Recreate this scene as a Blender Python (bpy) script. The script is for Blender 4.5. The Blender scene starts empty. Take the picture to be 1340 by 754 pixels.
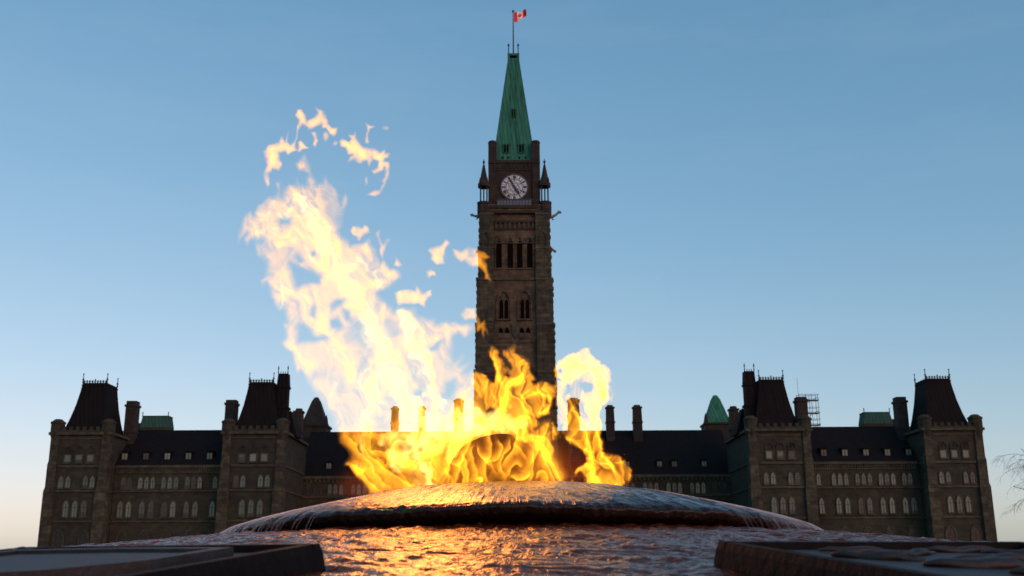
import bpy, bmesh, math, random
import numpy as np
from mathutils import Vector, Matrix
R = math.radians
random.seed(7)
scene = bpy.context.scene
col = scene.collection

# ------------------------------------------------------------------ camera, sky, sun, exposure
EYE = 0.85
cam_data = bpy.data.cameras.new('camera')
cam = bpy.data.objects.new('camera', cam_data)
col.objects.link(cam)
cam_data.sensor_width = 36.0
cam_data.lens = 36.0 * 1380.0 / 1340.0
cam_data.clip_start = 0.05
cam_data.clip_end = 9000
cam_data.dof.use_dof = True
cam_data.dof.focus_distance = 3.8
cam_data.dof.aperture_fstop = 11.5
PITCH, ROLL = R(14.8), R(0.3)
cam.matrix_world = Matrix.Translation((0, 0, EYE)) @ Matrix.Rotation(R(90) + PITCH, 4, 'X') @ Matrix.Rotation(-ROLL, 4, 'Z')
scene.camera = cam

SUN_EL, SUN_AZ = R(22), R(-140)          # low veiled sun, far out to the left and behind
world = bpy.data.worlds.new('World')
scene.world = world
world.use_nodes = True
nt = world.node_tree
sky = nt.nodes.new('ShaderNodeTexSky')
sky.sky_type = 'NISHITA'
sky.sun_disc = False
sky.sun_elevation = SUN_EL
sky.sun_rotation = -SUN_AZ
sky.air_density = 1.0
sky.dust_density = 1.2
sky.ozone_density = 1.0
bg = nt.nodes['Background']
sep = nt.nodes.new('ShaderNodeSeparateColor')    # evening sky: flatter than noon
cmb = nt.nodes.new('ShaderNodeCombineColor')
nt.links.new(sky.outputs[0], sep.inputs[0])
for ch, (gam_, gain_) in enumerate(((1.089, 0.1235), (0.730, 0.203), (0.638, 0.253))):
    pw_ = nt.nodes.new('ShaderNodeMath'); pw_.operation = 'POWER'; pw_.inputs[1].default_value = gam_
    ml_ = nt.nodes.new('ShaderNodeMath'); ml_.operation = 'MULTIPLY'; ml_.inputs[1].default_value = gain_ / 0.10
    nt.links.new(sep.outputs[ch], pw_.inputs[0])
    nt.links.new(pw_.outputs[0], ml_.inputs[0])
    nt.links.new(ml_.outputs[0], cmb.inputs[ch])
wtc = nt.nodes.new('ShaderNodeTexCoord')         # faint high wisps
wmp = nt.nodes.new('ShaderNodeMapping'); wmp.inputs['Scale'].default_value = (3.0, 3.0, 16.0); wmp.inputs['Rotation'].default_value = (0, R(7), 0)
wno = nt.nodes.new('ShaderNodeTexNoise'); wno.inputs['Scale'].default_value = 1.3; wno.inputs['Detail'].default_value = 7; wno.inputs['Roughness'].default_value = 0.62
wrp = nt.nodes.new('ShaderNodeMapRange'); wrp.inputs[1].default_value = 0.50; wrp.inputs[2].default_value = 0.80; wrp.inputs[3].default_value = 0.0; wrp.inputs[4].default_value = 0.06
wmx = nt.nodes.new('ShaderNodeMix'); wmx.data_type = 'RGBA'; wmx.inputs[7].default_value = (6.6, 6.9, 7.4, 1)
nt.links.new(wtc.outputs['Generated'], wmp.inputs[0]); nt.links.new(wmp.outputs[0], wno.inputs['Vector'])
nt.links.new(wno.outputs[0], wrp.inputs[0]); nt.links.new(wrp.outputs[0], wmx.inputs[0])
nt.links.new(cmb.outputs[0], wmx.inputs[6])
nt.links.new(wmx.outputs[2], bg.inputs[0])
bg.inputs[1].default_value = 0.10

sun_d = bpy.data.lights.new('sun', 'SUN')
sun_d.energy = 0.02
sun_d.angle = R(0.6)
sun_d.color = (1.0, 0.72, 0.5)
sun = bpy.data.objects.new('sun', sun_d)
sv = Vector((math.sin(SUN_AZ) * math.cos(SUN_EL), math.cos(SUN_AZ) * math.cos(SUN_EL), math.sin(SUN_EL)))
sun.rotation_euler = (-sv).to_track_quat('-Z', 'Y').to_euler()
col.objects.link(sun)

scene.view_settings.view_transform = 'Standard'
scene.view_settings.look = 'None'
scene.view_settings.gamma = 1
scene.view_settings.use_curve_mapping = False
scene.view_settings.exposure = 0.0
EXPO = 2 ** scene.view_settings.exposure
scene.render.engine = 'CYCLES'
scene.cycles.max_bounces = 8
scene.cycles.transparent_max_bounces = 32
scene.cycles.sample_clamp_indirect = 8.0

# ------------------------------------------------------------------ materials
def mat(name):
    m = bpy.data.materials.new(name)
    m.use_nodes = True
    return m, m.node_tree, m.node_tree.nodes['Principled BSDF']

def node(t, kind, **kw):
    n = t.nodes.new(kind)
    for k, v in kw.items():
        setattr(n, k, v)
    return n

def ramp(t, stops):
    n = t.nodes.new('ShaderNodeValToRGB')
    e = n.color_ramp.elements
    while len(e) < len(stops):
        e.new(0.5)
    for i, (p, c) in enumerate(stops):
        e[i].position = p
        e[i].color = (c[0], c[1], c[2], 1)
    return n

def mixcol(t, kind, fac, a, b):
    n = t.nodes.new('ShaderNodeMix')
    n.data_type = 'RGBA'
    n.blend_type = kind
    for sock, v in ((n.inputs[0], fac), (n.inputs[6], a), (n.inputs[7], b)):
        if hasattr(v, 'links'):
            t.links.new(v, sock)
        elif isinstance(v, tuple):
            sock.default_value = (v[0], v[1], v[2], 1)
        else:
            sock.default_value = v
    return n.outputs[2]

def noise(t, vec, scale, detail=4, rough=0.55, dist=0.0):
    n = t.nodes.new('ShaderNodeTexNoise')
    n.inputs['Scale'].default_value = scale
    n.inputs['Detail'].default_value = detail
    n.inputs['Roughness'].default_value = rough
    n.inputs['Distortion'].default_value = dist
    if vec is not None:
        t.links.new(vec, n.inputs['Vector'])
    return n

def wall_coords(t):
    """World position folded so that walls facing any side get courses along z."""
    g = node(t, 'ShaderNodeNewGeometry')
    s = node(t, 'ShaderNodeSeparateXYZ')
    t.links.new(g.outputs['Position'], s.inputs[0])
    a = node(t, 'ShaderNodeMath', operation='ADD')
    t.links.new(s.outputs[0], a.inputs[0])
    t.links.new(s.outputs[1], a.inputs[1])
    c = node(t, 'ShaderNodeCombineXYZ')
    t.links.new(a.outputs[0], c.inputs[0])
    t.links.new(s.outputs[2], c.inputs[1])
    return g.outputs['Position'], c.outputs[0]

def stone(name, c1, c2, mortar, bw=1.1, bh=0.42, grime=0.55, rough=0.9):
    m, t, b = mat(name)
    pos, wc = wall_coords(t)
    br = node(t, 'ShaderNodeTexBrick')
    br.inputs['Color1'].default_value = (*c1, 1)
    br.inputs['Color2'].default_value = (*c2, 1)
    br.inputs['Mortar'].default_value = (*mortar, 1)
    br.inputs['Scale'].default_value = 1.0
    br.inputs['Mortar Size'].default_value = 0.02
    br.inputs['Brick Width'].default_value = bw
    br.inputs['Row Height'].default_value = bh
    t.links.new(wc, br.inputs['Vector'])
    n1 = noise(t, pos, 0.9, 6, 0.65)
    r1 = ramp(t, [(0.3, (1 - grime,) * 3), (0.62, (1.0, 1.0, 1.0)), (0.8, (1.25, 1.2, 1.1))])
    t.links.new(n1.outputs[0], r1.inputs[0])
    n2 = noise(t, pos, 0.12, 3)
    r2 = ramp(t, [(0.35, (0.72, 0.70, 0.70)), (0.65, (1.1, 1.06, 1.0))])
    t.links.new(n2.outputs[0], r2.inputs[0])
    c = mixcol(t, 'MULTIPLY', 1.0, br.outputs[0], r1.outputs[0])
    c = mixcol(t, 'MULTIPLY', 1.0, c, r2.outputs[0])
    t.links.new(c, b.inputs['Base Color'])
    b.inputs['Roughness'].default_value = rough
    bu = node(t, 'ShaderNodeBump')
    bu.inputs['Strength'].default_value = 0.6
    bu.inputs['Distance'].default_value = 0.08
    t.links.new(n1.outputs[0], bu.inputs['Height'])
    t.links.new(bu.outputs[0], b.inputs['Normal'])
    return m

def plain(name, colr, rough=0.7, metal=0.0, var=0.25, scale=3.0, bump=0.0):
    m, t, b = mat(name)
    g = node(t, 'ShaderNodeNewGeometry')
    n = noise(t, g.outputs['Position'], scale, 5, 0.6)
    r = ramp(t, [(0.3, tuple(x * (1 - var) for x in colr)), (0.7, tuple(min(1, x * (1 + var)) for x in colr))])
    t.links.new(n.outputs[0], r.inputs[0])
    t.links.new(r.outputs[0], b.inputs['Base Color'])
    b.inputs['Roughness'].default_value = rough
    b.inputs['Metallic'].default_value = metal
    if bump:
        bu = node(t, 'ShaderNodeBump')
        bu.inputs['Strength'].default_value = bump
        bu.inputs['Distance'].default_value = 0.01
        t.links.new(n.outputs[0], bu.inputs['Height'])
        t.links.new(bu.outputs[0], b.inputs['Normal'])
    return m

def roof_mat(name, colr, seam, var, width):
    """Sheet roofing: standing seams down the slope and streaky weathering."""
    m, t, b = mat(name)
    g = node(t, 'ShaderNodeNewGeometry')
    mp = node(t, 'ShaderNodeMapping')
    mp.inputs['Scale'].default_value = (1.6, 1.6, 0.12)
    t.links.new(g.outputs['Position'], mp.inputs[0])
    n = noise(t, mp.outputs[0], 1.0, 6, 0.65)
    r = ramp(t, [(0.28, tuple(x * (1 - var) for x in colr)), (0.5, colr), (0.75, tuple(x * (1 + var) for x in colr))])
    t.links.new(n.outputs[0], r.inputs[0])
    s = node(t, 'ShaderNodeSeparateXYZ')
    t.links.new(g.outputs['Position'], s.inputs[0])
    a = node(t, 'ShaderNodeMath', operation='ADD')
    t.links.new(s.outputs[0], a.inputs[0]); t.links.new(s.outputs[1], a.inputs[1])
    d = node(t, 'ShaderNodeMath', operation='DIVIDE')
    t.links.new(a.outputs[0], d.inputs[0]); d.inputs[1].default_value = width
    f = node(t, 'ShaderNodeMath', operation='FRACT')
    t.links.new(d.outputs[0], f.inputs[0])
    gt = node(t, 'ShaderNodeMath', operation='GREATER_THAN')
    t.links.new(f.outputs[0], gt.inputs[0]); gt.inputs[1].default_value = 0.84
    c = mixcol(t, 'MIX', gt.outputs[0], r.outputs[0], seam)
    t.links.new(c, b.inputs['Base Color'])
    b.inputs['Roughness'].default_value = 0.85
    b.inputs['Specular IOR Level'].default_value = 0.12
    return m

M = {}
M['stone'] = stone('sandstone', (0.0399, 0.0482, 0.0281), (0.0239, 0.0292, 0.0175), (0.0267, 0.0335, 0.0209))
M['quoin'] = stone('rough_sandstone_quoins', (0.0842, 0.0923, 0.0551), (0.0353, 0.0392, 0.0245), (0.0136, 0.0163, 0.0112), 1.3, 0.6, 0.75)
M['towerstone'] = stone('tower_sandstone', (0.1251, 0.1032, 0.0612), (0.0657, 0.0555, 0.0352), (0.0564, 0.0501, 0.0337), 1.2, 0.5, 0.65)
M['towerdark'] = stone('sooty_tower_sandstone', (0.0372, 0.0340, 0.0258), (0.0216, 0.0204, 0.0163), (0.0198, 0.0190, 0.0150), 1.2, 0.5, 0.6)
M['trim'] = stone('dressed_stone_trim', (0.0726, 0.0857, 0.0544), (0.0439, 0.0525, 0.0332), (0.0459, 0.0536, 0.0402), 0.7, 0.5, 0.5)
M['chimney'] = stone('sooty_chimney_stone', (0.0333, 0.0329, 0.0275), (0.0196, 0.0204, 0.0175), (0.0137, 0.0149, 0.0130), 0.8, 0.42, 0.6)
M['roof'] = roof_mat('dark_roofing', (0.0068, 0.0068, 0.0074), (0.011, 0.0105, 0.0112), 0.4, 0.7)
M['copper'] = roof_mat('green_copper', (0.032, 0.165, 0.115), (0.018, 0.088, 0.062), 0.5, 0.62)
M['copper_old'] = roof_mat('dull_green_copper', (0.035, 0.10, 0.08), (0.022, 0.06, 0.05), 0.35, 0.6)
M['iron'] = plain('black_iron', (0.02, 0.02, 0.022), 0.6)
M['void'] = plain('dark_opening', (0.006, 0.005, 0.005), 1.0)
M['void'].node_tree.nodes['Principled BSDF'].inputs['Specular IOR Level'].default_value = 0.0
M['gargoyle'] = plain('weathered_grey_stone', (0.16, 0.17, 0.15), 0.9, 0, 0.3, 4)
M['clockwhite'] = plain('opal_clock_glass', (0.4240, 0.5134, 0.5654), 0.35, 0, 0.06, 2)
M['clockwhite'].node_tree.nodes['Principled BSDF'].inputs['Emission Color'].default_value = (0.8, 0.95, 0.92, 1)   # small glow added to brighten the dial
M['clockwhite'].node_tree.nodes['Principled BSDF'].inputs['Emission Strength'].default_value = 0.02
M['clockblack'] = plain('black_clock_iron', (0.015, 0.015, 0.017), 0.5)
M['bandglass'] = plain('leaded_blue_band', (0.06, 0.085, 0.11), 0.3, 0, 0.3, 5)
M['bronze'] = plain('dark_bronze', (0.0050, 0.0040, 0.0035), 0.7, 0.0, 0.4, 60, 0.3)
M['bronze'].node_tree.nodes['Principled BSDF'].inputs['Specular IOR Level'].default_value = 0.08
M['soot'] = plain('sooty_metal', (0.010, 0.007, 0.006), 0.9, 0, 0.3, 30)
M['soot'].node_tree.nodes['Principled BSDF'].inputs['Specular IOR Level'].default_value = 0.05
M['bronze_panel'] = plain('worn_bronze_panel', (0.0132, 0.0118, 0.0119), 0.6, 0.1, 0.4, 45, 0.4)
M['lawn'] = plain('dull_winter_lawn', (0.05, 0.055, 0.028), 0.95, 0, 0.4, 0.8)
M['paving'] = plain('stone_paving', (0.16, 0.15, 0.14), 0.8, 0, 0.25, 1.5)
M['bark'] = plain('grey_bark', (0.0440, 0.0360, 0.0304), 0.9, 0, 0.3, 3)
M['globe'] = plain('white_lamp_globe', (0.75, 0.76, 0.74), 0.3, 0, 0.03, 1)
M['steel'] = plain('scaffold_steel', (0.10, 0.09, 0.07), 0.5, 0.3)
M['plank'] = plain('scaffold_planks', (0.12, 0.10, 0.075), 0.9)

def pane_mat():
    m, t, b = mat('window_glass')
    oi = node(t, 'ShaderNodeObjectInfo')
    g = node(t, 'ShaderNodeTexCoord')
    r = ramp(t, [(0.0, (0.05, 0.06, 0.052)), (0.25, (0.10, 0.135, 0.11)), (0.6, (0.10, 0.155, 0.12)), (1.0, (0.155, 0.23, 0.18))])
    t.links.new(oi.outputs['Random'], r.inputs[0])
    s = node(t, 'ShaderNodeSeparateXYZ')
    t.links.new(g.outputs['Object'], s.inputs[0])
    ad = node(t, 'ShaderNodeMath', operation='ADD')
    t.links.new(s.outputs[2], ad.inputs[0])
    mu = node(t, 'ShaderNodeMath', operation='MULTIPLY')
    t.links.new(oi.outputs['Random'], mu.inputs[0]); mu.inputs[1].default_value = 1.3
    t.links.new(mu.outputs[0], ad.inputs[1])
    lt = node(t, 'ShaderNodeMath', operation='LESS_THAN')
    t.links.new(ad.outputs[0], lt.inputs[0]); lt.inputs[1].default_value = 0.85
    c = mixcol(t, 'MIX', lt.outputs[0], r.outputs[0], (0.055, 0.064, 0.056))
    t.links.new(c, b.inputs['Base Color'])
    b.inputs['Roughness'].default_value = 0.2
    b.inputs['Specular IOR Level'].default_value = 0.18
    return m
M['pane'] = pane_mat()
M['darkpane'] = plain('dark_leaded_glass', (0.030, 0.033, 0.031), 0.3, 0, 0.4, 3)
M['darkpane'].node_tree.nodes['Principled BSDF'].inputs['Specular IOR Level'].default_value = 0.15

def wet_mat(name, base, rough, streak, bump_d, big=40.0, ior=1.18):
    m, t, b = mat(name)
    tc = node(t, 'ShaderNodeTexCoord')
    n0 = noise(t, tc.outputs['Object'], 70, 3, 0.6)
    r0 = ramp(t, [(0.35, tuple(x * 0.5 for x in base)), (0.6, base), (0.75, tuple(min(1, x * 2.2) for x in base))])
    t.links.new(n0.outputs[0], r0.inputs[0])
    t.links.new(r0.outputs[0], b.inputs['Base Color'])
    b.inputs['Roughness'].default_value = rough
    b.inputs['IOR'].default_value = ior
    uv = node(t, 'ShaderNodeUVMap')
    mp = node(t, 'ShaderNodeMapping')
    mp.inputs['Scale'].default_value = streak
    t.links.new(uv.outputs[0], mp.inputs[0])
    n1 = noise(t, mp.outputs[0], 1.0, 4, 0.6, 0.4)
    n2 = noise(t, tc.outputs['Object'], big, 3, 0.6)
    a = node(t, 'ShaderNodeMath', operation='ADD')
    t.links.new(n1.outputs[0], a.inputs[0]); t.links.new(n2.outputs[0], a.inputs[1])
    bu = node(t, 'ShaderNodeBump')
    bu.inputs['Strength'].default_value = 1.0
    bu.inputs['Distance'].default_value = bump_d
    t.links.new(a.outputs[0], bu.inputs['Height'])
    t.links.new(bu.outputs[0], b.inputs['Normal'])
    return m
M['granite'] = wet_mat('wet_brown_granite', (0.105, 0.026, 0.008), 0.20, (60, 16, 1), 0.006, 60.0, 1.19)
M['cap'] = wet_mat('wet_dark_granite', (0.024, 0.018, 0.016), 0.18, (110, 5, 1), 0.0035, 30.0, 1.27)
M['wall_granite'] = plain('dry_granite', (0.10, 0.085, 0.075), 0.6, 0, 0.5, 60)

def water_mat():
    m, t, b = mat('falling_water')
    b.inputs['Base Color'].default_value = (0.62, 0.66, 0.70, 1)
    b.inputs['Roughness'].default_value = 0.12
    tr = node(t, 'ShaderNodeBsdfTransparent')
    mx = node(t, 'ShaderNodeMixShader')
    mx.inputs[0].default_value = 0.2
    t.links.new(tr.outputs[0], mx.inputs[1])
    t.links.new(b.outputs[0], mx.inputs[2])
    t.links.new(mx.outputs[0], t.nodes['Material Output'].inputs[0])
    return m
M['water'] = water_mat()

def fire_mat(name, colr, k):
    m = bpy.data.materials.new(name)
    m.use_nodes = True
    t = m.node_tree
    t.nodes.clear()
    o = node(t, 'ShaderNodeOutputMaterial')
    e = node(t, 'ShaderNodeEmission')
    e.inputs[0].default_value = (*colr, 1)
    e.inputs[1].default_value = k / EXPO
    ab = node(t, 'ShaderNodeVolumeAbsorption')       # soot takes some of the blue behind
    ab.inputs[0].default_value = (1.0, 0.97, 0.40, 1)
    ab.inputs[1].default_value = 11.0 if k > 5 else 0.5
    ad = node(t, 'ShaderNodeAddShader')
    t.links.new(e.outputs[0], ad.inputs[0])
    t.links.new(ab.outputs[0], ad.inputs[1])
    t.links.new(ad.outputs[0], o.inputs['Volume'])
    m.cycles.homogeneous_volume = True
    return m
FIRE_K = 26.0
M['fire'] = fire_mat('burning_gas', (1.0, 0.345, 0.020), FIRE_K)
M['fireglow'] = fire_mat('red_glow', (1.0, 0.13, 0.02), 2.0)  # emissive stand-in for the red glow around the fire
M['firecore'] = fire_mat('white_hot_gas', (1.0, 0.62, 0.17), FIRE_K * 1.25)

# ------------------------------------------------------------------ mesh helpers
class MB:
    def __init__(self):
        self.v, self.f, self.m = [], [], []
    def add(self, verts, faces, mi=0):
        o = len(self.v)
        self.v += [tuple(p) for p in verts]
        self.f += [tuple(i + o for i in f) for f in faces]
        self.m += [mi] * len(faces)
        return self
    def box(self, x0, x1, y0, y1, z0, z1, mi=0):
        return self.frustum((x0, x1, y0, y1, z0), (x0, x1, y0, y1, z1), mi)
    def frustum(self, a, b, mi=0):
        x0, x1, y0, y1, z0 = a
        X0, X1, Y0, Y1, z1 = b
        v = [(x0, y0, z0), (x1, y0, z0), (x1, y1, z0), (x0, y1, z0), (X0, Y0, z1), (X1, Y0, z1), (X1, Y1, z1), (X0, Y1, z1)]
        return self.add(v, [(0, 3, 2, 1), (4, 5, 6, 7), (0, 1, 5, 4), (1, 2, 6, 5), (2, 3, 7, 6), (3, 0, 4, 7)], mi)
    def lathe(self, prof, cx=0, cy=0, n=8, mi=0, ang0=None, caps=True):
        """prof: [(r, z)] bottom to top"""
        a0 = math.pi / n if ang0 is None else ang0
        o = len(self.v)
        vs = []
        for r, z in prof:
            for i in range(n):
                a = a0 + 2 * math.pi * i / n
                vs.append((cx + r * math.cos(a), cy + r * math.sin(a), z))
        fs = []
        for j in range(len(prof) - 1):
            for i in range(n):
                k = (i + 1) % n
                fs.append((j * n + i, j * n + k, (j + 1) * n + k, (j + 1) * n + i))
        if caps:
            fs.append(tuple(reversed(range(n))))
            fs.append(tuple((len(prof) - 1) * n + i for i in range(n)))
        return self.add(vs, fs, mi)
    def tube(self, pts, rads, n=6, mi=0):
        pts = [Vector(p) for p in pts]
        if not hasattr(rads, '__len__'):
            rads = [rads] * len(pts)
        vs, fs = [], []
        for i, p in enumerate(pts):
            d = (pts[min(i + 1, len(pts) - 1)] - pts[max(i - 1, 0)]).normalized()
            a = d.cross(Vector((0.3, 0.9, 0.31))).normalized()
            b = d.cross(a)
            for k in range(n):
                t = 2 * math.pi * k / n
                vs.append(p + (a * math.cos(t) + b * math.sin(t)) * rads[i])
        for i in range(len(pts) - 1):
            for k in range(n):
                q = (k + 1) % n
                fs.append((i * n + k, i * n + q, (i + 1) * n + q, (i + 1) * n + k))
        fs.append(tuple(range(n)))
        fs.append(tuple((len(pts) - 1) * n + k for k in reversed(range(n))))
        return self.add(vs, fs, mi)
    def prism(self, poly, y0, y1, mi=0):
        """poly in x,z (counter-clockwise seen from -y), extruded from y0 to y1"""
        n = len(poly)
        v = [(x, y0, z) for x, z in poly] + [(x, y1, z) for x, z in poly]
        f = [tuple(range(n)), tuple(reversed(range(n, 2 * n)))]
        for i in range(n):
            k = (i + 1) % n
            f.append((i, i + n, k + n, k))
        return self.add(v, f, mi)
    def ring(self, outer, inner, y0, y1, mi=0, close=True):
        """frame between two polylines of equal length in x,z: front at y0, back at y1"""
        n = len(outer)
        v = []
        for y in (y0, y1):
            v += [(x, y, z) for x, z in outer] + [(x, y, z) for x, z in inner]
        f = []
        for i in range(n if close else n - 1):
            k = (i + 1) % n
            f.append((i, k, n + k, n + i))
            f.append((n + i, n + k, 3 * n + k, 3 * n + i))
            f.append((i, 2 * n + i, 2 * n + k, k))
            f.append((2 * n + i, 3 * n + i, 3 * n + k, 2 * n + k))
        return self.add(v, f, mi)
    def build(self, name, mats, parent=None, loc=(0, 0, 0), smooth=False):
        me = bpy.data.meshes.new(name)
        me.from_pydata(self.v, [], self.f)
        for m in (mats if isinstance(mats, (list, tuple)) else [mats]):
            me.materials.append(M[m] if isinstance(m, str) else m)
        for p, i in zip(me.polygons, self.m):
            p.material_index = i
            p.use_smooth = smooth
        bm = bmesh.new(); bm.from_mesh(me)
        bmesh.ops.recalc_face_normals(bm, faces=bm.faces)
        bm.to_mesh(me); bm.free()
        o = bpy.data.objects.new(name, me)
        o.location = loc
        col.objects.link(o)
        o.parent = parent
        return o

def tag(o, label=None, cat=None, group=None, kind=None):
    for k, v in (('label', label), ('category', cat), ('group', group), ('kind', kind)):
        if v:
            o[k] = v
    return o

def thing(name, loc, label, cat, group=None):
    o = bpy.data.objects.new(name, None)
    o.empty_display_size = 0.2
    o.location = loc
    col.objects.link(o)
    return tag(o, label, cat, group)

def at(px, py, Y):
    """point at distance Y ahead for a spot measured in the photograph (1340 x 754)"""
    x, y = px - 670, 377 - py
    c, s = math.cos(ROLL), math.sin(ROLL)
    x, y = c * x + s * y, -s * x + c * y
    dx, dy = x / 1380.0, y / 1380.0
    dY = math.cos(PITCH) - dy * math.sin(PITCH)
    return (dx * Y / dY, Y, EYE + (math.sin(PITCH) + dy * math.cos(PITCH)) * Y / dY)

# ------------------------------------------------------------------ ground
g = MB()
for (x0, x1, y0, y1) in ((-4000, 4000, -3000, 5000),):
    n = 24
    xs = [x0 + (x1 - x0) * i / n for i in range(n + 1)]
    ys = [y0 + (y1 - y0) * i / n for i in range(n + 1)]
    g.add([(x, y, 0) for y in ys for x in xs], [(j * (n + 1) + i, j * (n + 1) + i + 1, (j + 1) * (n + 1) + i + 1, (j + 1) * (n + 1) + i) for j in range(n) for i in range(n)])
tag(g.build('lawn', 'lawn'), kind='structure')
p = MB()
p.box(-3.5, 3.5, 8.0, 150, -0.05, 0.008)
p.lathe([(8.0, -0.05), (8.0, 0.012)], 0.02, 3.0, 48)
tag(p.build('path', 'paving'), kind='structure')

# ------------------------------------------------------------------ windows
def lancet(w, h, rise=None, n=5):
    """pointed arch outline in x,z, counter-clockwise seen from -y; sill at z=0"""
    rise = w * 0.9 if rise is None else rise
    zs = h - rise
    pts = [(-w / 2, 0), (w / 2, 0), (w / 2, zs)]
    for i in range(1, n):
        t = i / n
        pts.append((w / 2 * (1 - t ** 1.35), zs + rise * math.sin(t * math.pi / 2) ** 1.0 * (0.55 + 0.45 * t) if False else zs + rise * (1 - (1 - t) ** 1.6)))
    pts.append((0, h))
    for i in range(n - 1, 0, -1):
        t = i / n
        pts.append((-w / 2 * (1 - t ** 1.35), zs + rise * (1 - (1 - t) ** 1.6)))
    pts.append((-w / 2, zs))
    return pts

def grow(pts, d, w, h):
    """scale an outline out by d about its middle"""
    return [(x * (w / 2 + d) / (w / 2), (z - h / 2) * (h / 2 + d) / (h / 2) + h / 2) for x, z in pts]

_wcache = {}
def window(parent, x, y, z, w, h, pane='pane', surround='trim', bar=True, name='window', facing=0.0, flat=False):
    key = (round(w, 3), round(h, 3), pane, surround, bar, flat)
    if key not in _wcache:
        mb = MB()
        pl = [(-w / 2, 0), (w / 2, 0), (w / 2, h), (-w / 2, h)] if flat else lancet(w, h)
        d = max(0.10, 0.16 * w)
        mb.ring(grow(pl, d, w, h), pl, -0.14, 0.0, 0)
        mb.prism(grow(pl, 0.004, w, h), -0.03, 0.0, 1)
        mb.box(-w / 2 - d, w / 2 + d, -0.24, -0.002, -d - 0.12, -d + 0.004, 0)
        if bar:
            mb.box(-0.035, 0.035, -0.07, -0.031, 0.002, h * 0.8, 2)
            mb.box(-w / 2, -0.036, -0.065, -0.032, h * 0.55, h * 0.55 + 0.08, 2)
            mb.box(0.036, w / 2, -0.065, -0.032, h * 0.55, h * 0.55 + 0.08, 2)
        o = mb.build(name, [surround, pane, 'iron'])
        _wcache[key] = o.data
    else:
        o = bpy.data.objects.new(name, _wcache[key])
        col.objects.link(o)
    o.parent = parent
    o.location = (x, y, z)
    o.rotation_euler = (0, 0, facing)
    return o

# ------------------------------------------------------------------ parliament building
BX = 0.6
hall = thing('parliament_building', (BX, 162, 0), 'long dark sandstone parliament building with steep roofs and corner pavilions behind the fountain', 'parliament building')
# local coordinates from here: x from the building's middle, y from the pavilion fronts (world y - 162)

def strip(mb, x0, x1, y, z0, z1, out, mi=1):
    mb.box(x0, x1, y - out, y - 0.003, z0, z1, mi)

def crenel(mb, x0, x1, y, z0, z1, n, mi=1):
    w = (x1 - x0) / (2 * n - 1)
    for i in range(n):
        mb.box(x0 + 2 * i * w, x0 + (2 * i + 1) * w, y, y + 0.35, z0, z1, mi)

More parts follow.
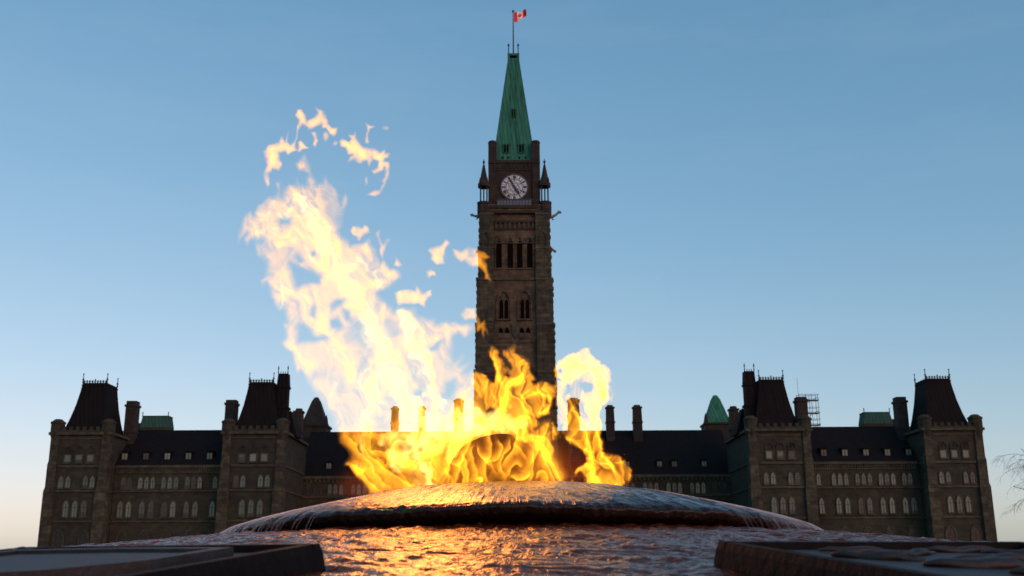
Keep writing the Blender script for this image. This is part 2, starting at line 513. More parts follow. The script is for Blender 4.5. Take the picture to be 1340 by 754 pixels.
def pavilion(xc, half, depth, outer, side):
    """side: -1 left, +1 right of the building"""
    body = MB()
    top = 20.7
    body.box(xc - half + 0.3, xc + half - 0.3, 0, depth, 0, top)
    strip(body, xc - half + 1.6, xc + half - 1.6, 0, 15.75, 16.1, 0.2)
    strip(body, xc - half + 1.6, xc + half - 1.6, 0, 12.1, 12.4, 0.22)
    strip(body, xc - half + 1.6, xc + half - 1.6, 0, 7.6, 7.85, 0.2)
    strip(body, xc - half + 1.6, xc + half - 1.6, 0, 20.05, 20.25, 0.12)
    body.box(xc - half - 0.1, xc + half + 0.1, -0.45, depth + 0.1, top, top + 0.42, 1)
    crenel(body, xc - half + 1.9, xc + half - 1.9, -0.38, top + 0.42, top + 1.25, 6, 2)
    body.box(xc - half + 1.5, xc + half - 1.5, -0.30, -0.05, top + 0.42, top + 0.75, 2)
    # side string courses
    for z0, z1 in ((15.75, 16.1), (12.1, 12.4), (7.6, 7.85)):
        for sx in (-1, 1):
            a = xc + sx * (half - 0.3)
            body.box(min(a, a + sx * 0.15) + (0.003 if sx > 0 else 0), max(a, a + sx * 0.15) - (0.003 if sx < 0 else 0), 1.8, depth, z0, z1, 1)
    # corner buttress turrets
    for sx in (-1, 1):
        cx = xc + sx * (half - 0.85)
        body.box(cx - 0.82, cx + 0.82, -0.55, 1.25, 0, 12.2, 3)
        body.frustum((cx - 0.82, cx + 0.82, -0.55, 1.25, 12.2), (cx - 0.68, cx + 0.68, -0.4, 1.2, 12.8), 3)
        body.box(cx - 0.68, cx + 0.68, -0.4, 1.2, 12.8, 16.2, 3)
        body.frustum((cx - 0.68, cx + 0.68, -0.4, 1.2, 16.2), (cx - 0.6, cx + 0.6, -0.28, 1.15, 16.7), 3)
        body.box(cx - 0.6, cx + 0.6, -0.28, 1.15, 16.7, top - 0.01, 3)
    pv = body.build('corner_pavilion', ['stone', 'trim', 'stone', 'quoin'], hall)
    # round bartizan turrets over the corners
    for sx in (-1, 1):
        t = MB()
        t.lathe([(0.7, top - 1.1), (1.02, top + 0.2), (1.02, top + 1.75), (1.12, top + 1.78), (1.12, top + 2.05), (0.95, top + 2.1), (0.55, top + 2.45), (0.0, top + 2.55)], 0, 0, 10, caps=False)
        t.build('turret', 'stone', pv, (xc + sx * (half - 0.85), 0.45, 0))
    # steep concave roof with a flat top
    rf = MB()
    prof = [(0.0, 0.0), (0.10, 0.055), (0.25, 0.22), (0.45, 0.46), (0.75, 0.78), (1.0, 1.0)]   # height share, inset share
    bx0, bx1, by0, by1 = xc - half + 1.3, xc + half - 1.3, 0.75, min(depth - 0.4, 9.2)
    tx = xc + (-0.45 * side if outer else -0.1 * side)
    tx0, tx1, ty0, ty1 = tx - 1.9, tx + 1.9, 2.2, 6.6
    z0, z1 = top + 0.43, 29.15
    rings = []
    hs = [(0.0, 0.0), (0.12, 0.22), (0.3, 0.45), (0.55, 0.70), (0.8, 0.88), (1.0, 1.0)]
    for h, s in hs:
        rings.append((bx0 + (tx0 - bx0) * s, bx1 + (tx1 - bx1) * s, by0 + (ty0 - by0) * s, by1 + (ty1 - by1) * s, z0 + (z1 - z0) * h))
    for a, b in zip(rings[:-1], rings[1:]):
        rf.frustum(a, b)
    rf.box(tx0 - 0.12, tx1 + 0.12, ty0 - 0.12, ty1 + 0.12, z1 - 0.5, z1 - 0.25)
    # iron cresting
    n = 9
    for i in range(n):
        x = tx0 + (tx1 - tx0) * (i + 0.5) / n
        rf.box(x - 0.10, x + 0.10, ty0, ty0 + 0.06, z1, z1 + (0.42 if i != n // 2 else 0.6), 1)
    rf.box(tx0, tx1, ty0 + 0.07, ty0 + 0.12, z1 + 0.18, z1 + 0.27, 1)
    rf.build('roof', ['roof', 'iron'], pv)
    for px_, py_ in ((tx0, ty0), (tx1, ty0), (tx0 if side > 0 else tx1, ty1)):
        f = MB()
        f.lathe([(0.12, 0), (0.09, 0.5), (0.2, 0.62), (0.07, 0.75), (0.05, 1.3), (0.13, 1.42), (0.02, 1.6)], 0, 0, 6)
        f.build('finial', 'iron', pv, (px_, py_, z1 - 0.05))
    # windows
    for i in (-1, 0, 1):
        window(pv, xc + i * 1.72, -0.004, 16.6, 0.95, 1.1, flat=True, bar=False)
        tr = MB()
        pl = lancet(1.3, 1.15, 0.8)
        tr.ring(pl, grow(pl, -0.14, 1.3, 1.15), -0.16, -0.004)
        tr.box(-0.05, 0.05, -0.12, -0.005, 0.15, 0.9)
        tr.build('tracery_arch', 'stone', pv, (xc + i * 1.72, 0, 17.95))
    for i in (-1.0, 1.0):
        for j in (-0.52, 0.52):
            window(pv, xc + i * 1.85 + j, -0.004, 12.75, 0.72, 1.75)
    for i in (-1, 0, 1):
        window(pv, xc + i * 1.35 - 0.1 * side, -0.004, 8.45, 0.8, 2.4)
    for i in (-1, 1):
        window(pv, xc + i * 1.9, -0.004, 2.9, 1.3, 3.5, pane='darkpane')
    # chimney behind the roof
    ch = MB()
    inner = -side if outer else side
    cx = xc + inner * (half - 0.1)
    cy = 8.0
    if not outer:
        cx = xc + inner * (half + 0.45)
        cy = 6.5
    ch.box(cx - 0.85, cx + 0.85, cy - 0.9, cy + 0.9, 15.5, 26.1)
    ch.box(cx - 1.0, cx + 1.0, cy - 1.05, cy + 1.05, 26.1, 26.45)
    ch.box(cx - 0.8, cx + 0.8, cy - 0.85, cy + 0.85, 26.45, 27.05 if outer else 26.9)
    ch.box(cx - 0.95, cx + 0.95, cy - 1.0, cy + 1.0, 21.9, 22.2)
    ch.build('chimney', 'chimney', pv)
    return pv, tx

for side in (-1, 1):
    pavilion(side * 66.75, 4.75, 9.5, True, side)
    pv, tx = pavilion(side * 40.2, 5.0, 17.0, False, side)
    # slim stair turret at the inner rear corner of the roof
    st = MB()
    st.box(-0.95, 0.95, -0.95, 0.95, 20.9, 25.0)
    st.box(-1.1, 1.1, -1.1, 1.1, 25.0, 25.3)
    st.box(-0.85, 0.85, -0.85, 0.85, 25.3, 28.3)
    st.box(-1.0, 1.0, -1.0, 1.0, 28.3, 28.6)
    st.frustum((-0.9, 0.9, -0.9, 0.9, 28.6), (-0.78, 0.78, -0.78, 0.78, 30.6))
    for i in range(5):
        st.box(-0.72 + i * 0.36 - 0.05, -0.72 + i * 0.36 + 0.05, -0.78, -0.7, 30.6, 30.95, 1)
    for fx in (-0.75, 0.75):
        st.lathe([(0.09, 30.6), (0.06, 31.3), (0.13, 31.4), (0.02, 31.9)], fx, -0.75, 6, 1)
    st.build('stair_turret', ['roof', 'iron'], pv, (side * 36.9, 3.6, 0))
    # lower stepped roof between pavilion and hall
    lo = MB()
    lo.frustum((side * 35.9 - 1.2, side * 35.9 + 1.2, 4.8, 8.6, 20.9), (side * 36.4 - 0.5, side * 36.4 + 0.5, 5.2, 7.5, 25.0))
    lo.build('side_roof', 'roof', pv)

    # ---- wing between the pavilions
    wg = MB()
    a, b = sorted((side * 45.0, side * 62.2))
    wg.box(a, b, 3, 19, 0, 16.25)
    wg.box(a + 0.2, b - 0.2, 2.55, 2.997, 15.9, 16.3, 1)
    nt_ = 46
    for i in range(nt_):
        x = a + 0.3 + (b - a - 0.6) * (i + 0.5) / nt_
        wg.box(x - 0.11, x + 0.11, 2.72, 2.996, 15.4, 15.9, 1)
    wg.box(a + 0.2, b - 0.2, 2.8, 2.997, 15.12, 15.36, 1)
    for z0, z1, o in ((12.25, 12.5, 0.2), (7.7, 7.9, 0.15), (3.0, 3.25, 0.15)):
        wg.box(a + 0.2, b - 0.2, 3 - o, 2.997, z0, z1, 1)
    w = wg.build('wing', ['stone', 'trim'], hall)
    rf = MB()
    rf.add([(a, 2.6, 16.3), (b, 2.6, 16.3), (b, 10, 22.55), (a, 10, 22.55), (a, 19, 16.3), (b, 19, 16.3)],
           [(0, 1, 2, 3), (3, 2, 5, 4), (0, 3, 4), (1, 5, 2), (0, 4, 5, 1)])
    rf.box(a, b, 9.93, 10.07, 22.5, 22.62)
    rf.build('roof', 'roof', w)
    for x in (61.2, 57.9, 54.55, 51.25, 47.95):
        x = side * (x - 0.0)
        d = MB()
        d.box(-0.5, 0.5, 0, 2.2, -0.15, 1.25, 0)
        d.box(-0.40, 0.40, -0.03, -0.003, 0.0, 1.0, 1)
        d.box(-0.03, 0.03, -0.06, -0.031, 0.0, 1.0, 0)
        d.prism([(-0.62, 1.25), (0.62, 1.25), (0, 1.62)], -0.1, 2.0, 0)
        d.build('dormer', ['roof', 'pane'], w, (x, 3.85, 17.25))
    sx = lambda u: side * (44.6 + u)
    for grp in ((1.1, 2.0), (4.35, 5.3, 6.25), (8.0, 8.95, 9.9), (11.6, 12.55, 13.5), (15.2, 16.1)):
        for u in grp:
            window(w, sx(u), 2.996, 12.8, 0.66, 1.75)
    for grp in ((1.0, 2.2), (4.8, 6.15), (8.2, 9.55), (11.6, 12.95), (15.0, 16.3)):
        for u in grp:
            window(w, sx(u), 2.996, 8.5, 0.78, 2.35)
    for u in (1.7, 5.4, 8.9, 12.3, 15.7):
        window(w, sx(u), 2.996, 3.5, 1.25, 2.9, pane='darkpane')
    # copper roof lantern and chimney behind the wing roof
    c = MB()
    c.frustum((-2.6, 2.6, -1.6, 1.6, 20.5), (-2.45, 2.45, -1.5, 1.5, 24.2), 1)
    c.frustum((-2.5, 2.5, -1.55, 1.55, 24.2), (-2.2, 2.2, -1.2, 1.2, 26.1), 0)
    c.box(-2.28, 2.28, -1.28, 1.28, 26.1, 26.25, 0)
    for q in (-2.2, 2.2):
        c.lathe([(0.09, 26.2), (0.05, 26.6), (0.12, 26.7), (0.02, 26.95)], q, -1.2, 6, 2)
    c.build('roof_lantern', ['copper_old', 'stone', 'iron'], w, (side * 62.0, 20, 0))
    c = MB()
    c.box(-1.15, 1.15, -0.8, 0.8, 18, 24.7)
    c.box(-1.25, 1.25, -0.9, 0.9, 24.7, 24.95)
    for q in (-0.75, 0, 0.75):
        c.box(q - 0.28, q + 0.28, -0.4, 0.4, 24.95, 25.2)
    c.build('chimney', 'chimney', w, (side * 65.4, 20.5, 0))

# ---- central hall, set back between the inner pavilions
cb = MB()
cb.box(-36.5, 36.5, 16, 36, 0, 15.6)
cb.box(-36.4, 36.4, 15.6, 15.997, 15.1, 15.6, 1)
cb.box(-36.4, 36.4, 15.8, 15.997, 12.0, 12.25, 1)
for i in range(100):
    x = -36 + 72 * (i + 0.5) / 100
    cb.box(x - 0.16, x + 0.16, 15.72, 15.996, 14.65, 15.1, 1)
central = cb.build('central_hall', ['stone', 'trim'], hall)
rf = MB()
rf.add([(-36.5, 15.6, 15.6), (36.5, 15.6, 15.6), (36.5, 26, 24.2), (-36.5, 26, 24.2), (-36.5, 36.5, 15.6), (36.5, 36.5, 15.6)],
       [(0, 1, 2, 3), (3, 2, 5, 4), (0, 3, 4), (1, 5, 2), (0, 4, 5, 1)])
rf.build('roof', 'roof', central)
for s in (-1, 1):
    for x in (24.1, 26.6, 31.6, 14.5, 18.6):
        d = MB()
        d.box(-0.5, 0.5, 0, 2.2, -0.1, 1.3, 0)
        d.box(-0.40, 0.40, -0.03, -0.003, 0.02, 1.1, 1)
        d.box(-0.03, 0.03, -0.06, -0.031, 0.02, 1.1, 0)
        d.prism([(-0.62, 1.3), (0.62, 1.3), (0, 1.6)], -0.1, 2.0, 0)
        d.build('dormer', ['roof', 'pane'], central, (s * x, 17.3, 16.75))
    for base in (18.4, 22.3, 26.2, 30.1):
        for k in (-0.95, 0, 0.95):
            window(central, s * (base + k), 15.996, 12.5, 0.62, 1.75)
    for k in (33.0, 34.1, 35.2):
        window(central, s * k, 15.996, 12.4, 0.75, 2.0, pane='darkpane')
    for x, y, z, wdt in ((16.6, 24, 28.4, 0.72), (21.4, 24, 28.4, 0.78), (9.9, 19.5, 29.0, 1.0)):
        wdt = wdt * (0.8 if s < 0 else 1)
        c = MB()
        c.box(-wdt, wdt, -wdt, wdt, 17.5, z - 3.2)
        c.box(-wdt - 0.1, wdt + 0.1, -wdt - 0.1, wdt + 0.1, z - 3.2, z - 2.9)
        c.frustum((-wdt, wdt, -wdt, wdt, z - 2.9), (-wdt * 0.92, wdt * 0.92, -wdt * 0.92, wdt * 0.92, z - 0.6))
        c.box(-wdt - 0.08, wdt + 0.08, -wdt - 0.08, wdt + 0.08, z - 0.6, z - 0.35)
        c.lathe([(wdt * 0.9, z - 0.35), (wdt * 0.75, z)], 0, 0, 8)
        c.build('chimney', 'chimney', central, (s * x, y, 0))
    # copper pyramid over the ventilation tower behind
    c = MB()
    c.box(-2.4, 2.4, -2.4, 2.4, 14, 25.4, 1)
    c.box(-2.6, 2.6, -2.6, 2.6, 25.4, 25.75, 1)
    c.frustum((-2.2, 2.2, -2.2, 2.2, 25.75), (-0.75, 0.75, -0.75, 0.75, 30.2), 0)
    c.frustum((-0.75, 0.75, -0.75, 0.75, 30.2), (-0.3, 0.3, -0.3, 0.3, 31.0), 0)
    for q in (-2.3, 2.3):
        c.frustum((q - 0.35, q + 0.35, -2.5, -1.8, 25.75), (q - 0.2, q + 0.2, -2.35, -1.95, 26.9), 1)
        c.frustum((q - 0.2, q + 0.2, -2.35, -1.95, 26.9), (q - 0.02, q + 0.02, -2.17, -2.13, 27.5), 1)
    c.build('copper_spire', ['copper' if s > 0 else 'chimney', 'chimney'], central, (s * 36.5, 30, 0))  # left copy: firelit look of the copper put into a stone colour
    c = MB()
    c.box(-0.7, 0.7, -0.8, 0.8, 15.0, 26.4)
    c.box(-0.85, 0.85, -0.95, 0.95, 26.4, 26.7)
    c.lathe([(0.68, 26.7), (0.55, 27.15)], 0, 0, 8)
    c.box(-0.85, 0.85, -0.95, 0.95, 23.0, 23.3)
    c.build('chimney', 'chimney', central, (s * 37.1, 17.6, 0))

# ------------------------------------------------------------------ clock tower
TX, TY = 0.45, 160.0
tower = thing('clock_tower', (TX, TY, 0), 'tall stone clock tower with a green copper spire rising behind the fire', 'clock tower')
D = 11.6
CY = D / 2                                      # tower centre in local y
sh = MB()
# stages: half width shrinks upwards; corner buttresses are separate prisms with rough quoins
for hw, z0, z1 in ((5.35, 0, 36.0), (5.25, 36.0, 44.7), (5.05, 44.7, 53.0), (5.0, 53.0, 57.3)):
    mi = 0
    sh.box(-hw, hw, CY - hw, CY + hw, z0, z1, mi)
sh.box(-5.4, 5.4, CY - 5.45, CY + 5.4, 44.5, 44.95, 2)
sh.box(-5.3, 5.3, CY - 5.35, CY + 5.3, 54.1, 54.5, 3)
sh.box(-5.55, 5.55, CY - 5.6, CY + 5.5, 55.6, 56.05, 3)
sh.box(-5.4, 5.4, CY - 5.45, CY + 5.4, 34.4, 34.75, 2)
for i in range(11):                              # dentil arcade
    x = -3.7 + 7.4 * i / 10
    sh.box(x - 0.16, x + 0.16, CY - 5.28, CY - 5.003, 53.2, 54.1, 2)
sh.box(-3.9, 3.9, CY - 5.2, CY - 5.002, 52.9, 53.2, 3)
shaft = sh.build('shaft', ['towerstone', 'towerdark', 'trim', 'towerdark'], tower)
for s in (-1, 1):
    for back in (0, 1):
        b = MB()
        yc = CY - 4.55 if not back else CY + 4.55
        for hw, out, z0, z1 in ((1.45, 0.30, 0, 30), (1.38, 0.22, 30, 37.5), (1.32, 0.12, 37.5, 44.8), (1.22, 0.0, 44.8, 50.0), (1.15, -0.05, 50.0, 55.7)):
            cx = s * (4.55 + out)
            cyy = yc - out if not back else yc + out
            b.box(cx - hw, cx + hw, cyy - hw, cyy + hw, z0, z1, 0)
            b.frustum((cx - hw - 0.1, cx + hw + 0.1, cyy - hw - 0.1, cyy + hw + 0.1, z1 - 0.4), (cx - hw + 0.02, cx + hw - 0.02, cyy - hw + 0.02, cyy + hw - 0.02, z1 + 0.004), 1)
        # rough projecting quoin stones on the outer arrises
        zz = 20.0
        while zz < 55:
            j = random.uniform(0.02, 0.13)
            hw = 1.45 if zz < 30 else 1.38 if zz < 37.5 else 1.32 if zz < 44.8 else 1.22 if zz < 50 else 1.15
            out = 0.30 if zz < 30 else 0.22 if zz < 37.5 else 0.12 if zz < 44.8 else 0.0 if zz < 50 else -0.05
            cx = s * (4.55 + out)
            cyy = yc - out if not back else yc + out
            b.box(cx + s * hw - 0.5, cx + s * hw + 0.5 if False else cx + s * hw + s * j if s > 0 else cx + s * hw + 0.5, cyy - hw - j, cyy - hw + 0.8, zz, zz + 0.42, 0) if s > 0 else \
                b.box(cx - hw - j, cx - hw + 0.5, cyy - hw - j, cyy - hw + 0.8, zz, zz + 0.42, 0)
            zz += random.uniform(0.75, 1.3)
        # blind niche with a canopy on the front face
        if not back:
            cx = s * 4.55
            pl = lancet(0.9, 3.0)
            b.ring(grow(pl, 0.14, 0.9, 3.0), pl, 0, 0.12, 1)
            nv = len(b.v)
            k = 4 * len(pl)
            b.v[nv - k:] = [(x + cx, y + yc - 1.30, z + 49.3) for x, y, z in b.v[nv - k:]]
        bo = b.build('buttress', ['quoin', 'trim'], tower)
# tall belfry openings
for x in (-2.55, -0.75, 0.75, 2.35):
    w = window(tower, x + 0.05, CY - 5.054, 46.6, 0.92, 4.5, pane='void', surround='towerstone', bar=False, name='belfry_opening')
    gbl = MB()
    gbl.ring([(-0.75, 0), (0.75, 0), (0, 1.5)], [(-0.5, 0.12), (0.5, 0.12), (0, 1.1)], -0.3, 0)
    gbl.build('gable', 'towerstone', tower, (x + 0.05, CY - 5.06, 50.6))
for x in (-1.75, 1.55):
    for k in (-0.4, 0.4):
        window(tower, x + k, CY - 5.256, 38.3, 0.62, 3.1, pane='void', surround='towerstone', bar=False)
    hd = MB()
    pl = lancet(1.9, 4.5, 1.7)
    hd.ring(grow(pl, 0.2, 1.9, 4.5), pl, -0.3, 0.0, 0)
    hd.lathe([(0.42, -0.1), (0.42, 0.1)], 0, 0, 10)
    nv = len(hd.v) - 20
    hd.v[nv:] = [(a, z_ * 0.9 - 0.1, b + 3.5) for a, b, z_ in hd.v[nv:]]
    hd.build('window_arch', 'towerstone', tower, (x, CY - 5.256, 38.2))
    for k in (-0.48, 0.48):
        window(tower, x + k, CY - 5.256, 35.4, 0.72, 1.5, pane='void', surround='towerstone', bar=False)
sc_ = MB()
sc_.prism([(-0.55, 0.9), (0, 0), (0.55, 0.9), (0.55, 2.2), (0, 2.7), (-0.55, 2.2)], -0.3, 0.0)
sc_.build('carved_shield', 'trim', tower, (0.05, CY - 5.26, 35.1))
# clock stage
cs = MB()
HW = 4.1
cs.box(-HW, HW, CY - HW, CY + HW, 57.3, 65.0, 0)
cs.box(-HW - 0.15, HW + 0.15, CY - HW - 0.15, CY + HW + 0.15, 64.7, 65.2, 1)
for i in range(11):
    x = -3.1 + 6.2 * i / 10
    cs.box(x - 0.15, x + 0.15, CY - HW - 0.14, CY - HW - 0.003, 63.75, 64.5, 1)
cs.box(-3.4, 3.4, CY - HW - 0.12, CY - HW - 0.002, 63.4, 63.7, 1)
for s in (-1, 1):
    cs.box(s * 3.6 - 0.62, s * 3.6 + 0.62, CY - HW - 0.32, CY - HW + 0.9, 57.3, 63.9, 0)
    cs.box(s * 3.55 - 0.68, s * 3.55 + 0.68, CY - 3.55 - 0.62, CY - 3.55 + 0.68, 65.2, 68.3, 0)
    cs.lathe([(0.76, 68.3), (0.8, 68.45), (0.62, 68.75)], s * 3.55, CY - 3.55, 8, 0)
# balcony and corbels below the dial
cs.box(-3.9, 3.9, CY - HW - 1.1, CY - HW - 0.33, 56.6, 57.1, 1)
for i in range(5):
    x = -2.8 + 1.4 * i
    cs.frustum((x - 0.18, x + 0.18, CY - HW - 0.5, CY - HW, 55.9), (x - 0.45, x + 0.45, CY - HW - 1.0, CY - HW, 56.6), 1)
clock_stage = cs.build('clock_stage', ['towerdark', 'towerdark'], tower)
bl = MB()
bl.box(-2.75, 2.75, -0.05, 0.05, 57.1, 58.05, 0)
for i in range(12):
    x = -2.75 + 5.5 * i / 11
    bl.box(x - 0.05, x + 0.05, -0.1, -0.052, 57.1, 58.1, 1)
bl.box(-2.85, 2.85, -0.12, -0.101, 57.95, 58.15, 1)
bl.build('balustrade', ['bandglass', 'iron'], tower, (0, CY - HW - 1.0, 0))
# clock face
def disk(mb, r0, r1, y, n=64, mi=0, a0=0, a1=2 * math.pi):
    vs, fs = [], []
    for i in range(n + 1):
        a = a0 + (a1 - a0) * i / n
        vs += [(r0 * math.sin(a), y, r0 * math.cos(a)), (r1 * math.sin(a), y, r1 * math.cos(a))]
    for i in range(n):
        fs.append((2 * i, 2 * i + 1, 2 * i + 3, 2 * i + 2))
    mb.add(vs, fs, mi)

def bar2(mb, p, q, w, y, mi, w2=None):
    w2 = w if w2 is None else w2
    p, q = Vector(p), Vector(q)
    d = (q - p).normalized()
    n = Vector((-d.y, d.x))
    pts = [p + n * w / 2, p - n * w / 2, q - n * w2 / 2, q + n * w2 / 2]
    mb.prism([(a.x, a.y) for a in pts], y, y + 0.03, mi)

RD = 2.22
fc = MB()
fc.lathe([(RD, 0), (RD, 0.2)], 0, 0, 48)
fc.v = [(a, z_ - 0.2, b) for a, b, z_ in fc.v]
fc.m = [0] * len(fc.f)
disk(fc, RD * 0.94, RD * 1.06, -0.24, 64, 1)
disk(fc, RD * 0.59, RD * 0.64, -0.215, 64, 1)
for k in range(6):
    a, b = k * math.pi / 3, (k + 2) * math.pi / 3
    bar2(fc, (math.sin(a) * RD * 0.6, math.cos(a) * RD * 0.6), (math.sin(b) * RD * 0.6, math.cos(b) * RD * 0.6), 0.045, -0.235, 1)
    bar2(fc, (0, 0), (math.sin(a) * RD * 0.6, math.cos(a) * RD * 0.6), 0.035, -0.25, 1)
for k in range(12):
    a = k * math.pi / 6
    a2 = a + math.pi / 12
    bar2(fc, (math.sin(a2) * RD * 0.62, math.cos(a2) * RD * 0.62), (math.sin(a2) * RD * 0.95, math.cos(a2) * RD * 0.95), 0.045, -0.236, 1)
face = fc.build('clock_face', ['clockwhite', 'clockblack'], tower, (0.02, CY - HW - 0.05, 60.46))
ROMAN = ['XII', 'I', 'II', 'III', 'IV', 'V', 'VI', 'VII', 'VIII', 'IX', 'X', 'XI']
for k, s in enumerate(ROMAN):
    nm = MB()
    adv = {'I': 0.13, 'V': 0.26, 'X': 0.26}
    tot = sum(adv[c] for c in s)
    x = -tot / 2
    hh = 0.26
    for c in s:
        xc = x + adv[c] / 2
        if c == 'I':
            bar2(nm, (xc, -hh), (xc, hh), 0.125, -0.25, 0)
        elif c == 'V':
            bar2(nm, (xc - 0.10, hh), (xc, -hh), 0.125, -0.25, 0)
            bar2(nm, (xc + 0.10, hh), (xc, -hh), 0.07, -0.262, 0)
        else:
            bar2(nm, (xc - 0.10, hh), (xc + 0.10, -hh), 0.125, -0.25, 0)
            bar2(nm, (xc + 0.10, hh), (xc - 0.10, -hh), 0.07, -0.262, 0)
        x += adv[c]
    o = nm.build('numeral', 'clockblack', face)
    a = k * math.pi / 6
    o.rotation_euler = (0, a, 0)
    o.location = (math.sin(a) * RD * 0.785, 0, math.cos(a) * RD * 0.785)
for nm_, ang, ln, w0 in (('minute_hand', R(-29), 1.98, 0.32), ('hour_hand', R(148), 1.6, 0.46)):
    h = MB()
    off = -0.29 if nm_ == 'minute_hand' else -0.33
    bar2(h, (0, -0.35), (0, ln * 0.7), w0 * 0.75, off, 0, w0)
    bar2(h, (0, ln * 0.7), (0, ln), w0, off, 0, 0.03)
    h.build(nm_, 'clockblack', face).rotation_euler = (0, ang, 0)
# copper roof
cp = MB()
def sq(hw, z):
    return (-hw, hw, CY - hw, CY + hw, z)
cp.frustum(sq(3.42, 65.2), sq(3.40, 65.6))
cp.frustum(sq(3.40, 65.6), sq(3.12, 68.2))
cp.frustum(sq(3.12, 68.2), sq(0.98, 84.9))
cp.box(-1.0, 1.0, CY - 1.0, CY + 1.0, 84.9, 86.1)
cp.box(-0.6, 0.6, CY - 1.03, CY - 1.003, 85.2, 85.7, 1)
for x in (-0.5, 0.5):                            # standing ribs up the front
    cp.add([(x * 1.0 - 0.06, CY - 3.12 - 0.12, 68.2), (x + 0.06, CY - 3.12 - 0.12, 68.2), (x * 0.9 + 0.05, CY - 0.98 - 0.12, 84.9), (x * 0.9 - 0.05, CY - 0.98 - 0.12, 84.9),
            (x * 1.0 - 0.06, CY - 3.0, 68.2), (x + 0.06, CY - 3.0, 68.2), (x * 0.9 + 0.05, CY - 0.9, 84.9), (x * 0.9 - 0.05, CY - 0.9, 84.9)],
           [(0, 1, 2, 3), (0, 3, 7, 4), (1, 5, 6, 2), (4, 7, 6, 5), (0, 4, 5, 1), (3, 2, 6, 7)], 0)
croof = cp.build('copper_roof', ['copper', 'void'], tower)
for x, z, w_, h_, hw in ((-1.25, 66.9, 0.8, 1.3, 3.28), (1.25, 66.9, 0.8, 1.3, 3.28), (0.0, 73.6, 0.55, 1.25, 2.43)):
    d = MB()
    d.box(-w_ / 2 - 0.1, w_ / 2 + 0.1, -0.22, 0.5, -0.1, h_ + 0.1, 0)
    d.box(-w_ / 2, w_ / 2, -0.25, -0.222, 0, h_, 1)
    d.box(-0.04, 0.04, -0.28, -0.251, 0, h_, 0)
    d.prism([(-w_ / 2 - 0.2, h_ + 0.1), (w_ / 2 + 0.2, h_ + 0.1), (0, h_ + 0.5)], -0.3, 0.4, 0)
    d.build('lucarne', ['copper', 'void'], croof, (x, CY - hw, z))
for x in (-1.9, -0.9, 0.9, 1.9):
    d = MB()
    d.lathe([(0.16, 0), (0.16, 0.1)], 0, 0, 8)
    d.v = [(a, z_ - 0.13, b) for a, b, z_ in d.v]
    d.build('round_vent', 'void', croof, (x, CY - 3.38, 65.95))
for s in (-1, 1):
    f = MB()
    f.lathe([(0.13, 0), (0.10, 0.3), (0.10, 1.5), (0.2, 1.6), (0.2, 1.75), (0.08, 1.95)], 0, 0, 6)
    f.build('roof_post', 'iron', tower, (s * 0.82, CY - 0.85, 86.0))
fp = MB()
fp.lathe([(0.13, 85.5), (0.11, 90.0), (0.07, 94.5), (0.2, 94.55), (0.2, 94.75), (0.05, 94.9)], 0, 0, 8)
fp.build('flagpole', 'iron', tower, (0, CY, 0))
# open pinnacles on the corner buttresses
for s in (-1, 1):
    pn = MB()
    pn.lathe([(1.1, 55.7), (1.12, 57.0), (1.0, 57.2), (1.15, 57.5), (1.15, 57.75)], 0, 0, 8, 0)
    for i in range(4):
        a = math.pi / 4 + i * math.pi / 2
        pn.lathe([(0.17, 57.75), (0.12, 57.95), (0.12, 60.2), (0.18, 60.4)], 0.72 * math.cos(a), 0.72 * math.sin(a), 6, 0)
    pn.lathe([(0.13, 57.75), (0.13, 60.4)], 0, 0, 6, 0)
    pn.lathe([(1.0, 60.4), (1.02, 60.9), (0.8, 61.2), (0.62, 61.9), (0.12, 64.4), (0.10, 64.6), (0.25, 64.75), (0.10, 65.0), (0.02, 65.4)], 0, 0, 8, 0)
    for i in range(4):
        a = i * math.pi / 2 + math.pi / 4
        pn.lathe([(0.16, 60.4), (0.15, 61.3), (0.02, 61.9)], 0.85 * math.cos(a), 0.85 * math.sin(a), 5, 0)
        for q in range(5):
            zq = 62.0 + q * 0.5
            rq = 0.62 - 0.5 * (zq - 61.9) / 2.5
            pn.lathe([(0.02, zq - 0.1), (0.11, zq), (0.02, zq + 0.12)], rq * math.cos(a) * 1.05, rq * math.sin(a) * 1.05, 4, 0)
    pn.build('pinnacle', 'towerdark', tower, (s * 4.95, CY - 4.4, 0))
# gargoyles
def gargoyle(s, z, ln, lift):
    gq = MB()
    gq.tube([(0, 0, 0), (s * ln * 0.3, 0, 0.05), (s * ln * 0.6, 0, lift * 0.45), (s * ln * 0.8, -0.02, lift * 0.85), (s * ln * 0.92, 0, lift * 1.15), (s * ln * 1.08, 0, lift * 1.05), (s * ln * 1.14, 0, lift * 0.9)],
            [0.28, 0.25, 0.2, 0.17, 0.26, 0.2, 0.08], 8)
    gq.tube([(s * ln * 0.9, 0.1, lift * 1.2), (s * ln * 0.85, 0.12, lift * 1.2 + 0.35)], [0.09, 0.02], 5)
    gq.tube([(s * ln * 0.25, 0, -0.1), (s * ln * 0.35, 0, -0.42), (s * ln * 0.5, 0, -0.45)], [0.13, 0.1, 0.06], 5)
    gq.build('gargoyle', 'gargoyle', tower, (s * 5.55, CY - 4.6, z), smooth=True)
gargoyle(-1, 55.35, 1.35, 0.25); gargoyle(1, 55.2, 1.75, 0.75)
gargoyle(-1, 49.7, 0.55, -0.25); gargoyle(1, 49.85, 0.95, -0.35)

